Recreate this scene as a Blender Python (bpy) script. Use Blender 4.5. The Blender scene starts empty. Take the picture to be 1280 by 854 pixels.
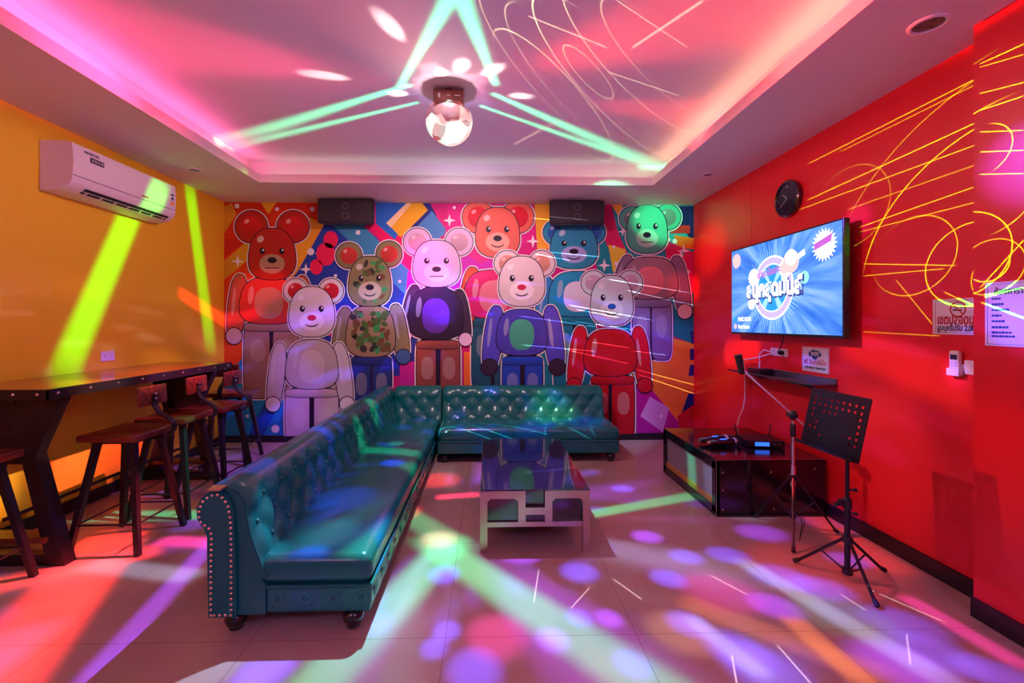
import bpy, bmesh, math, random
from mathutils import Vector, Matrix
PI = math.pi
SC = bpy.context.scene
C = SC.collection
random.seed(7)

# ---------------------------------------------------------------- camera
TH = math.radians(1.5)
cam_d = bpy.data.cameras.new('camera')
cam = bpy.data.objects.new('camera', cam_d); C.objects.link(cam)
cam.location = (0, 0, 1.31)
cam.rotation_euler = (PI/2, 0, -TH)
cam_d.sensor_width = 36; cam_d.lens = 15.75
cam_d.shift_x = 0.0112; cam_d.shift_y = -0.018
cam_d.clip_start = 0.02
SC.camera = cam
SC.view_settings.view_transform = 'Standard'
SC.view_settings.look = 'None'
SC.view_settings.gamma = 1
SC.view_settings.use_curve_mapping = False
SC.view_settings.exposure = 0.45
try:
    SC.cycles.use_denoising = True
    SC.cycles.max_bounces = 8
    SC.cycles.diffuse_bounces = 4
    SC.cycles.glossy_bounces = 4
    SC.cycles.caustics_reflective = False
    SC.cycles.caustics_refractive = False
    SC.cycles.sample_clamp_indirect = 6
except Exception:
    pass
w = bpy.data.worlds.new('world'); SC.world = w; w.use_nodes = True
w.node_tree.nodes['Background'].inputs[0].default_value = (0, 0, 0, 1)

# the photograph's rays, used to lay out the flat artwork on the back wall
def wall_xz(px, py, y=5.0):
    s, c = math.sin(TH), math.cos(TH)
    r = (px-625.7)/560; u = (404-py)/560
    d = (s+r*c, c-r*s, u); t = y/d[1]
    return d[0]*t, 1.31+d[2]*t

# ---------------------------------------------------------------- materials
def s2l(c):
    c /= 255.0
    return c/12.92 if c <= .04045 else ((c+.055)/1.055)**2.4
def rgb(r, g, b): return (s2l(r), s2l(g), s2l(b), 1)
def mat(name, col, rough=.5, metal=0, coat=0, emis=None, estr=1, bump=None, spec=.5):
    m = bpy.data.materials.new(name); m.use_nodes = True
    nt = m.node_tree; b = nt.nodes['Principled BSDF']
    b.inputs['Base Color'].default_value = col
    b.inputs['Roughness'].default_value = rough
    b.inputs['Metallic'].default_value = metal
    b.inputs['Coat Weight'].default_value = coat
    b.inputs['Coat Roughness'].default_value = .12
    b.inputs['Specular IOR Level'].default_value = spec
    if emis:
        b.inputs['Emission Color'].default_value = emis
        b.inputs['Emission Strength'].default_value = estr
    if bump:
        sc, st, dist = bump
        tc = nt.nodes.new('ShaderNodeTexCoord')
        n = nt.nodes.new('ShaderNodeTexNoise'); n.inputs['Scale'].default_value = sc
        n.inputs['Detail'].default_value = 4
        bp = nt.nodes.new('ShaderNodeBump'); bp.inputs['Strength'].default_value = st
        bp.inputs['Distance'].default_value = dist
        nt.links.new(tc.outputs['Object'], n.inputs['Vector'])
        nt.links.new(n.outputs['Fac'], bp.inputs['Height'])
        nt.links.new(bp.outputs['Normal'], b.inputs['Normal'])
    return m
def wood(name, c1, c2, rough, axis_scale, scale=1.0):
    m = mat(name, c1, rough, coat=.3); nt = m.node_tree; b = nt.nodes['Principled BSDF']
    tc = nt.nodes.new('ShaderNodeTexCoord'); mp = nt.nodes.new('ShaderNodeMapping')
    mp.inputs['Scale'].default_value = axis_scale
    n = nt.nodes.new('ShaderNodeTexNoise'); n.inputs['Scale'].default_value = scale
    n.inputs['Detail'].default_value = 6; n.inputs['Distortion'].default_value = .6
    r = nt.nodes.new('ShaderNodeValToRGB')
    r.color_ramp.elements[0].position = .35; r.color_ramp.elements[0].color = c1
    r.color_ramp.elements[1].position = .68; r.color_ramp.elements[1].color = c2
    nt.links.new(tc.outputs['Object'], mp.inputs['Vector']); nt.links.new(mp.outputs[0], n.inputs['Vector'])
    nt.links.new(n.outputs['Fac'], r.inputs['Fac']); nt.links.new(r.outputs[0], b.inputs['Base Color'])
    return m

M = {}
M['yellow'] = mat('yellow wall paint', rgb(245, 205, 40), .55, bump=(60, .08, .002))
M['red'] = mat('red wall paint', (.84, .016, .022, 1), .3, bump=(4, .08, .01))
M['white'] = mat('white ceiling paint', rgb(232, 226, 230), .75)
M['grey_wall'] = mat('grey wall paint', rgb(170, 160, 170), .8)
M['black_trim'] = mat('black baseboard', (.012, .009, .014, 1), .35)
M['leather'] = mat('dark teal leather', (.003, .15, .145, 1), .27, coat=.2, bump=(9, .18, .02), spec=.4)
M['leather_button'] = mat('teal leather button', (.008, .16, .155, 1), .2, coat=.3)
M['nail'] = mat('brass nailhead', (.85, .7, .6, 1), .22, 1)
M['foot'] = mat('black lacquered foot', (.010, .006, .010, 1), .12, coat=.5)
M['black_metal'] = mat('black powder coated steel', (.018, .014, .022, 1), .38, .3)
M['black_plastic'] = mat('black plastic', (.014, .013, .017, 1), .35)
M['black_gloss'] = mat('black glass', (.008, .006, .012, 1), .03, coat=1.0, spec=.8)
M['steel'] = mat('brushed steel', (.62, .44, .36, 1), .3, 1)
M['chrome'] = mat('chrome tube', (.85, .82, .86, 1), .15, 1)
M['table_wood'] = wood('oiled table wood', rgb(120, 66, 22), rgb(176, 112, 46), .22, (14, .7, 14), 1.5)
M['seat_wood'] = wood('red brown seat wood', rgb(62, 18, 14), rgb(128, 52, 34), .28, (3, 22, 22), 1.2)
M['foot_wood'] = wood('footrest wood', rgb(90, 44, 20), rgb(130, 70, 34), .4, (2, 20, 20), 1.2)
M['ac_white'] = mat('white air conditioner plastic', rgb(236, 230, 240), .28)
M['ac_slot'] = mat('dark vent slot', (.01, .01, .02, 1), .5)
M['ac_grey'] = mat('grey badge', rgb(52, 62, 84), .3)
M['paper'] = mat('white printed paper', rgb(236, 228, 232), .5)
M['ink_red'] = mat('red print', rgb(190, 20, 40), .5)
M['ink_black'] = mat('black print', rgb(30, 28, 40), .5)
M['ink_green'] = mat('dark green print', rgb(24, 70, 60), .5)
M['ink_blue'] = mat('blue print', rgb(20, 70, 130), .5)
M['ink_orange'] = mat('orange sticker', rgb(240, 160, 40), .5)
M['white_plastic'] = mat('white plastic', rgb(235, 228, 232), .35)
M['cable_white'] = mat('white cable', rgb(240, 225, 225), .4)
M['rubber'] = mat('black rubber', (.01, .01, .012, 1), .6)
M['grille'] = mat('black speaker grille', (.016, .014, .02, 1), .55, bump=(260, .6, .004))
M['ring'] = mat('grey ring', (.16, .15, .18, 1), .35, .5)
M['mic_head'] = mat('silver microphone ring', (.7, .66, .74, 1), .3, .9)
M['copper'] = mat('copper cap', (.95, .5, .25, 1), .3, .8)
M['blue_lcd'] = mat('blue display', (.02, .08, .3, 1), .2, emis=(.03, .15, 1, 1), estr=1.2)
M['clock_face'] = mat('black clock face', (.02, .018, .035, 1), .12, coat=.8)
M['pale'] = mat('pale marks', rgb(190, 185, 200), .4)

# ---------------------------------------------------------------- mesh building
class MB:
    def __init__(s): s.bm = bmesh.new(); s.mi = 0; s.mats = []
    def use(s, m):
        if m not in s.mats: s.mats.append(m)
        s.mi = s.mats.index(m); return s
    def _fin(s, n0):
        s.bm.faces.ensure_lookup_table()
        for f in s.bm.faces[n0:]: f.material_index = s.mi
    def box(s, c, size, rot=None, bevel=0, seg=2, mtx=None):
        n0 = len(s.bm.faces)
        m = Matrix.Translation(c)
        if rot: m = m @ (rot if isinstance(rot, Matrix) else Matrix.Rotation(rot[0], 4, 'X') @ Matrix.Rotation(rot[1], 4, 'Y') @ Matrix.Rotation(rot[2], 4, 'Z'))
        if mtx is not None: m = mtx @ m
        tmp = bmesh.new()
        bmesh.ops.create_cube(tmp, size=1)
        for v in tmp.verts: v.co = Vector((v.co.x*size[0], v.co.y*size[1], v.co.z*size[2]))
        if bevel: bmesh.ops.bevel(tmp, geom=tmp.edges[:], offset=bevel, segments=seg, affect='EDGES', profile=.5)
        s._merge(tmp, m); s._fin(n0); return s
    def _merge(s, tmp, m):
        vs = [s.bm.verts.new(m @ v.co) for v in tmp.verts]
        for i, v in enumerate(tmp.verts): v.index = i
        for f in tmp.faces:
            try: s.bm.faces.new([vs[v.index] for v in f.verts])
            except ValueError: pass
        tmp.free()
    def loft(s, rings, cap=True, closed=True):
        n0 = len(s.bm.faces)
        R = [[s.bm.verts.new(p) for p in r] for r in rings]
        n = len(R[0])
        for a, b in zip(R, R[1:]):
            for i in range(n if closed else n-1):
                j = (i+1) % n
                s.bm.faces.new((a[i], a[j], b[j], b[i]))
        if cap and closed:
            s.bm.faces.new(R[0][::-1]); s.bm.faces.new(R[-1])
        s._fin(n0); return s
    def tube(s, pts, r, seg=8, sq=False, r2=None, up=None):
        pts = [Vector(p) for p in pts]; rings = []
        k = 4 if sq else seg
        for i, p in enumerate(pts):
            t = (pts[min(i+1, len(pts)-1)]-pts[max(i-1, 0)]).normalized()
            ref = Vector(up) if up else (Vector((0, 0, 1)) if abs(t.z) < .9 else Vector((0, 1, 0)))
            a = t.cross(ref).normalized(); b = a.cross(t).normalized()
            f = i/max(1, len(pts)-1)
            ra = r if r2 is None else r+(r2-r)*f
            rb = ra
            if isinstance(r, tuple): ra, rb = r
            ring = []
            for q in range(k):
                an = 2*PI*q/k+(PI/4 if k == 4 else 0)
                kf = 1.41421 if k == 4 else 1
                ring.append(p+a*math.cos(an)*ra*kf+b*math.sin(an)*rb*kf)
            rings.append(ring)
        return s.loft(rings)
    def lathe(s, prof, mtx=None, seg=20):
        mtx = mtx or Matrix()
        rings = [[mtx @ Vector((r*math.cos(2*PI*k/seg), r*math.sin(2*PI*k/seg), z)) for k in range(seg)] for r, z in prof]
        return s.loft(rings)
    def sphere(s, c, r, u=10, v=7, mtx=None):
        n0 = len(s.bm.faces); tmp = bmesh.new()
        bmesh.ops.create_uvsphere(tmp, u_segments=u, v_segments=v, radius=1)
        rr = r if isinstance(r, tuple) else (r, r, r)
        m = Matrix.Translation(c) @ (mtx or Matrix()) @ Matrix.Diagonal((*rr, 1))
        s._merge(tmp, m); s._fin(n0); return s
    def prism(s, poly, n_vec, mtx=None):
        """poly: 3-D points in one plane, extruded by n_vec"""
        n0 = len(s.bm.faces); mtx = mtx or Matrix(); n_vec = Vector(n_vec)
        a = [s.bm.verts.new(mtx @ Vector(p)) for p in poly]
        b = [s.bm.verts.new(mtx @ (Vector(p)+n_vec)) for p in poly]
        n = len(a)
        s.bm.faces.new(a[::-1]); s.bm.faces.new(b)
        for i in range(n):
            j = (i+1) % n
            s.bm.faces.new((a[i], a[j], b[j], b[i]))
        s._fin(n0); return s
    def flat(s, poly):
        n0 = len(s.bm.faces)
        s.bm.faces.new([s.bm.verts.new(p) for p in poly]); s._fin(n0); return s
    def grid(s, fn, nu, nv):
        n0 = len(s.bm.faces)
        V = [[s.bm.verts.new(fn(i/nu, j/nv)) for j in range(nv+1)] for i in range(nu+1)]
        for i in range(nu):
            for j in range(nv):
                s.bm.faces.new((V[i][j], V[i+1][j], V[i+1][j+1], V[i][j+1]))
        s._fin(n0); return s
    def build(s, name, m=None, parent=None, smooth=False, angle=40, recalc=True):
        if recalc: bmesh.ops.recalc_face_normals(s.bm, faces=s.bm.faces[:])
        me = bpy.data.meshes.new(name); s.bm.to_mesh(me); s.bm.free()
        ms = s.mats if s.mats else [m]
        for x in ms: me.materials.append(x)
        if smooth:
            for p in me.polygons: p.use_smooth = True
            try: me.set_sharp_from_angle(angle=math.radians(angle))
            except Exception: pass
        o = bpy.data.objects.new(name, me); C.objects.link(o)
        if parent: o.parent = parent
        return o

def tag(o, label, cat, group=None):
    o['label'] = label; o['category'] = cat
    if group: o['group'] = group
    return o
def thing(name, label, cat, loc=(0, 0, 0), rot=None, group=None):
    o = bpy.data.objects.new(name, None); C.objects.link(o); o.empty_display_size = .1
    if isinstance(rot, Matrix): o.matrix_world = Matrix.Translation(loc) @ rot
    else:
        o.location = loc
        if rot: o.rotation_euler = rot
    return tag(o, label, cat, group)
def struct(o): o['kind'] = 'structure'; return o
def plabel(o, t): o['label'] = t; return o
def copy_tree(o, parent=None):
    c = o.copy(); C.objects.link(c)
    if parent: c.parent = parent
    for ch in list(o.children): copy_tree(ch, c)
    return c
def frame(x, y, n):
    m = Matrix.Identity(4)
    for i, v in enumerate((x, y, n)):
        for k in range(3): m[k][i] = v[k]
    return m
ON_RIGHT = frame((0, -1, 0), (0, 0, 1), (-1, 0, 0))   # local x, y along the wall, z out of it
ON_LEFT = frame((0, 1, 0), (0, 0, 1), (1, 0, 0))
ON_BACK = frame((1, 0, 0), (0, 0, 1), (0, -1, 0))

def text_mesh(body, size, m, name, parent, loc=(0, 0, 0), bold=0, width=None, align='LEFT', rot=0):
    cu = bpy.data.curves.new(name, 'FONT'); cu.body = body; cu.size = size
    cu.offset = bold; cu.align_x = align; cu.resolution_u = 4; cu.extrude = .0004
    t = bpy.data.objects.new(name, cu); C.objects.link(t)
    dg = bpy.context.evaluated_depsgraph_get()
    me = bpy.data.meshes.new_from_object(t.evaluated_get(dg))
    bpy.data.objects.remove(t); bpy.data.curves.remove(cu)
    if width and len(me.vertices):
        xs = [v.co.x for v in me.vertices]; k = width/max(1e-6, max(xs)-min(xs))
        for v in me.vertices: v.co.x *= k
    me.materials.clear(); me.materials.append(m)
    o = bpy.data.objects.new(name, me); C.objects.link(o); o.parent = parent
    o.location = loc; o.rotation_euler = (0, 0, rot)
    return o
# ---------------------------------------------------------------- the room
XL, XR, YB, YF, ZS, ZC = -2.905, 2.31, 5.0, -1.6, 2.64, 2.89
XP, YP = 2.17, 1.95                      # the pilaster that juts out of the right wall
TX0, TX1, TY0, TY1 = -2.17, 1.585, .2, 4.29   # opening of the ceiling tray
CO = .16                                 # depth of the cove behind its lip

def floor_mat():
    m = mat('polished beige floor tile', rgb(186, 156, 146), .2, spec=.45)
    nt = m.node_tree; b = nt.nodes['Principled BSDF']; L = nt.links.new
    tc = nt.nodes.new('ShaderNodeTexCoord'); sp = nt.nodes.new('ShaderNodeSeparateXYZ'); L(tc.outputs['Object'], sp.inputs[0])
    def seam(sock, off):
        a = nt.nodes.new('ShaderNodeMath'); a.operation = 'ADD'; L(sock, a.inputs[0]); a.inputs[1].default_value = off
        d = nt.nodes.new('ShaderNodeMath'); d.operation = 'PINGPONG'; L(a.outputs[0], d.inputs[0]); d.inputs[1].default_value = .4
        c = nt.nodes.new('ShaderNodeMath'); c.operation = 'LESS_THAN'; L(d.outputs[0], c.inputs[0]); c.inputs[1].default_value = .0011
        return c.outputs[0]
    mx = nt.nodes.new('ShaderNodeMath'); mx.operation = 'MAXIMUM'
    L(seam(sp.outputs[0], .98), mx.inputs[0]); L(seam(sp.outputs[1], -.27+.8), mx.inputs[1])
    n = nt.nodes.new('ShaderNodeTexNoise'); n.inputs['Scale'].default_value = 1.3; n.inputs['Detail'].default_value = 5
    L(tc.outputs['Object'], n.inputs['Vector'])
    r = nt.nodes.new('ShaderNodeValToRGB')
    r.color_ramp.elements[0].position = .3; r.color_ramp.elements[0].color = rgb(178, 148, 138)
    r.color_ramp.elements[1].position = .7; r.color_ramp.elements[1].color = rgb(194, 166, 156)
    L(n.outputs['Fac'], r.inputs[0])
    mix = nt.nodes.new('ShaderNodeMix'); mix.data_type = 'RGBA'
    L(mx.outputs[0], mix.inputs[0]); L(r.outputs[0], mix.inputs[6]); mix.inputs[7].default_value = rgb(124, 92, 88)
    L(mix.outputs[2], b.inputs['Base Color'])
    return m
M['floor'] = floor_mat()

def slab(name, m, *boxes):
    b = MB()
    for (x0, x1, y0, y1, z0, z1) in boxes:
        b.box(((x0+x1)/2, (y0+y1)/2, (z0+z1)/2), (x1-x0, y1-y0, z1-z0))
    return struct(b.build(name, m))
T = .12
slab('floor', M['floor'], (XL-T, XR+T, YF-T, YB+T, -.1, 0))
slab('wall_back', M['grey_wall'], (XL-T, XR+T, YB, YB+T, 0, 3.05))
slab('wall_left', M['yellow'], (XL-T, XL, YF, YB, 0, 3.05))
slab('wall_right', M['red'], (XR, XR+T, YF, YB, 0, 3.05), (XP, XR+.02, YF, YP, 0, ZS+.04))
slab('wall_front', M['grey_wall'], (XL-T, XR+T, YF-T, YF, 0, 3.05))
ox0, ox1, oy0, oy1 = TX0-CO, TX1+CO, TY0-CO, TY1+CO
slab('ceiling', M['white'],
     (XL, TX0, YF, YB, ZS, ZS+.08), (TX1, XR, YF, YB, ZS, ZS+.08),
     (TX0, TX1, TY1, YB, ZS, ZS+.08), (TX0, TX1, YF, TY0, ZS, ZS+.08),
     (XL, ox0, YF, YB, ZS+.08, 3.0), (ox1, XR, YF, YB, ZS+.08, 3.0),
     (ox0, ox1, oy1, YB, ZS+.08, 3.0), (ox0, ox1, YF, oy0, ZS+.08, 3.0),
     (ox0, ox1, oy0, oy1, ZC, 3.0))
slab('baseboard_back', M['black_trim'], (XL, XR, YB-.022, YB, 0, .075))
slab('baseboard_left', M['black_trim'], (XL, XL+.015, YF, YB-.02, 0, .085))
slab('baseboard_right', M['black_trim'], (XR-.015, XR, YP, YB-.02, 0, .085), (XP-.015, XP, YF, YP, 0, .085))
slab('trim_1', M['red'], (XR-.003, XR, 3.885, 3.889, .085, ZS))    # joint in the right wall's boarding

# ---------------------------------------------------------------- mural: flat artwork on the back wall
def art_mat():
    m = mat('printed mural', (1, 1, 1, 1), .5, spec=.2); nt = m.node_tree
    a = nt.nodes.new('ShaderNodeVertexColor'); a.layer_name = 'ink'
    nt.links.new(a.outputs[0], nt.nodes['Principled BSDF'].inputs['Base Color'])
    return m
M['art'] = art_mat()
class Art:
    """coloured flat shapes, each on a level a tenth of a millimetre above the one below"""
    def __init__(s, base): s.bm = bmesh.new(); s.cl = s.bm.loops.layers.float_color.new('ink'); s.base = base
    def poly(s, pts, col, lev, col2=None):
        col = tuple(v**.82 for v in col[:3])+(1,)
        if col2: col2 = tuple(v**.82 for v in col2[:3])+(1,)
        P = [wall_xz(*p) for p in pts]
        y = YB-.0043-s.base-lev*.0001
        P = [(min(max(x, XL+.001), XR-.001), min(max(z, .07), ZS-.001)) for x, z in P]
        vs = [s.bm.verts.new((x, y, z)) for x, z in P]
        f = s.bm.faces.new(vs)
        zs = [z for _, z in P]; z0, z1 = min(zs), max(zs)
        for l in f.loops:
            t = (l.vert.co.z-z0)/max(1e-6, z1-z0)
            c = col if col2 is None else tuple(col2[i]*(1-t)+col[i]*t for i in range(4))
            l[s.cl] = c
        f.normal_update()
        if f.normal.y > 0: f.normal_flip()
    def ell(s, cx, cy, rx, ry, col, lev, col2=None, n=26, p=2.0, wide=0, a=0):
        pts = []
        for k in range(n):
            t = 2*PI*k/n; c, si = math.cos(t), math.sin(t)
            x = math.copysign(abs(c)**(2/p), c)*rx; y = math.copysign(abs(si)**(2/p), si)*ry
            x *= 1+wide*(y/ry)
            pts.append((cx+x*math.cos(a)-y*math.sin(a), cy+x*math.sin(a)+y*math.cos(a)))
        s.poly(pts, col, lev, col2)
    def star(s, cx, cy, r, col, lev):
        s.poly([(cx+(r if k % 2 == 0 else r*.3)*math.sin(k*PI/4), cy-(r if k % 2 == 0 else r*.3)*math.cos(k*PI/4)) for k in range(8)], col, lev)
    def build(s, name, parent):
        bmesh.ops.triangulate(s.bm, faces=s.bm.faces[:])
        me = bpy.data.meshes.new(name); s.bm.to_mesh(me); s.bm.free(); me.materials.append(M['art'])
        o = bpy.data.objects.new(name, me); C.objects.link(o)
        if parent: o.parent = parent
        return o
INK = rgb(22, 10, 30); PAPER = rgb(238, 232, 238)
mural = thing('wall_mural', 'huge colourful cartoon mural of nine toy bears covering the back wall', 'mural', (0, 0, 0))
bg = MB(); bg.box(((XL+XR)/2, YB-.002, (ZS+.07)/2), (XR-XL-.002, .004, ZS-.072))
A = Art(0)
A.poly([(279, 250), (870, 250), (870, 556), (279, 556)], rgb(196, 14, 104), 0)
BG = [
 # left: red and orange with yellow stripes
 ([(279, 250), (402, 250), (396, 300), (350, 400), (318, 450), (279, 470)], rgb(206, 34, 12), rgb(226, 60, 14)),
 ([(279, 300), (322, 292), (279, 322)], rgb(190, 30, 14), None),
 ([(279, 326), (330, 284), (342, 298), (279, 350)], rgb(206, 148, 22), None),
 ([(279, 258), (290, 254), (296, 268), (279, 292)], rgb(214, 150, 24), None),
 ([(326, 252), (346, 252), (336, 268)], rgb(226, 160, 30), None),
 ([(388, 272), (406, 282), (372, 345), (340, 372), (330, 330)], rgb(236, 160, 30), None),
 # blue sky of the left half
 ([(406, 280), (470, 296), (540, 392), (520, 470), (380, 470), (340, 380), (372, 340)], rgb(22, 52, 158), rgb(30, 40, 140)),
 ([(414, 280), (450, 278), (566, 392), (540, 400)], rgb(44, 128, 178), None),
 ([(452, 276), (480, 264), (556, 338), (580, 400)], rgb(232, 12, 84), None),
 ([(470, 252), (516, 252), (494, 300), (470, 280)], rgb(30, 96, 196), None),
 ([(514, 252), (538, 252), (546, 270), (512, 300), (486, 282)], rgb(26, 34, 110), None),
 ([(513, 253), (528, 253), (535, 263), (501, 297), (485, 280)], rgb(240, 168, 26), None),
 ([(508, 253), (515, 253), (489, 285), (483, 279)], rgb(250, 214, 150), None),
 ([(540, 264), (560, 290), (546, 300), (506, 300)], rgb(58, 120, 190), None),
 ([(510, 340), (602, 300), (640, 380), (560, 420), (505, 390)], rgb(196, 16, 172), None),
 ([(420, 388), (440, 398), (424, 420), (410, 420)], rgb(220, 20, 130), None),
 ([(560, 254), (668, 254), (668, 300), (600, 330), (556, 300)], rgb(214, 14, 120), None),
 ([(668, 252), (692, 252), (700, 300), (672, 320)], rgb(240, 160, 34), None),
 # right: ribbons over teal
 ([(752, 252), (870, 252), (870, 420), (760, 420), (740, 300)], rgb(16, 130, 142), None),
 ([(756, 254), (764, 254), (772, 290), (790, 330), (780, 352), (764, 320), (752, 290)], rgb(206, 22, 80), None),
 ([(764, 254), (778, 254), (776, 276)], rgb(238, 164, 34), None),
 ([(760, 306), (782, 312), (776, 340), (766, 340)], rgb(226, 204, 44), None),
 ([(840, 258), (870, 258), (870, 306), (850, 280)], rgb(16, 20, 74), None),
 ([(836, 282), (862, 282), (862, 292), (838, 292)], rgb(206, 30, 30), None),
 ([(842, 294), (870, 298), (870, 312), (846, 310)], rgb(236, 96, 20), None),
 ([(830, 300), (870, 316), (870, 372), (836, 350)], rgb(204, 18, 74), None),
 ([(840, 372), (870, 366), (870, 430), (840, 420)], rgb(14, 110, 116), None),
 ([(796, 410), (870, 430), (870, 512), (846, 530), (790, 470)], rgb(242, 138, 24), rgb(238, 120, 44)),
 ([(862, 414), (870, 414), (870, 430), (864, 430)], rgb(20, 26, 90), None),
 ([(862, 436), (870, 436), (870, 450), (862, 450)], rgb(20, 26, 90), None),
 ([(862, 456), (870, 456), (870, 470), (860, 470)], rgb(20, 26, 90), None),
 ([(860, 492), (870, 492), (870, 506), (850, 520)], rgb(20, 26, 120), None),
 ([(792, 460), (850, 530), (850, 556), (792, 556)], rgb(190, 12, 130), rgb(160, 16, 140)),
 ([(812, 496), (836, 510), (828, 540), (800, 520)], rgb(206, 150, 220), None),
 ([(846, 520), (870, 506), (870, 556), (850, 556)], rgb(196, 16, 30), None),
 # bottom left: cyan with a dark blue diamond
 ([(279, 476), (318, 430), (372, 460), (372, 556), (279, 556)], rgb(18, 150, 200), rgb(20, 120, 186)),
 ([(316, 530), (332, 504), (346, 512), (330, 548), (312, 548)], rgb(18, 60, 168), None),
 ([(352, 520), (366, 500), (372, 556), (346, 556)], rgb(24, 96, 176), None),
 ([(500, 452), (520, 452), (520, 500), (500, 500)], rgb(190, 20, 140), None),
 ([(580, 440), (600, 440), (604, 500), (580, 500)], rgb(240, 96, 30), None),
 ([(640, 440), (690, 430), (700, 500), (650, 500)], rgb(16, 110, 130), None),
]
for i, (p, c, c2) in enumerate(BG): A.poly(p, c, (i+1)*2, c2)
lv = len(BG)*2+4
for x, y, r in ((298, 327, 8), (402, 317, 8), (383, 337, 8), (562, 276, 8), (666, 302, 8), (755, 332, 8), (854, 314, 8), (778, 290, 6)): A.star(x, y, r, PAPER, lv)
for x, y, r in ((389, 315, 4.5), (448, 291, 3), (478, 312, 2), (519, 335, 2.5), (500, 352, 2), (561, 351, 2), (347, 262, 2.5), (391, 262, 3), (327, 307, 2), (306, 300, 2),
                (846, 268, 2), (850, 272, 2), (843, 302, 3), (852, 318, 3), (767, 309, 2), (770, 330, 2.5), (568, 260, 2), (345, 536, 5), (310, 520, 2), (836, 300, 2), (420, 345, 2),
                (297, 258, 3), (620, 262, 2), (806, 472, 3), (826, 520, 2), (860, 340, 2)): A.ell(x, y, r, r, PAPER, lv, n=12)
for x, y, r in ((414, 300, 9), (408, 318, 12), (396, 334, 8)): A.ell(x, y, r, r*1.2, rgb(230, 20, 70), lv+1)
me_bg = A.build('mural_print', mural)
panel = bg.build('mural_panel', M['paper'], mural)

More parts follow.
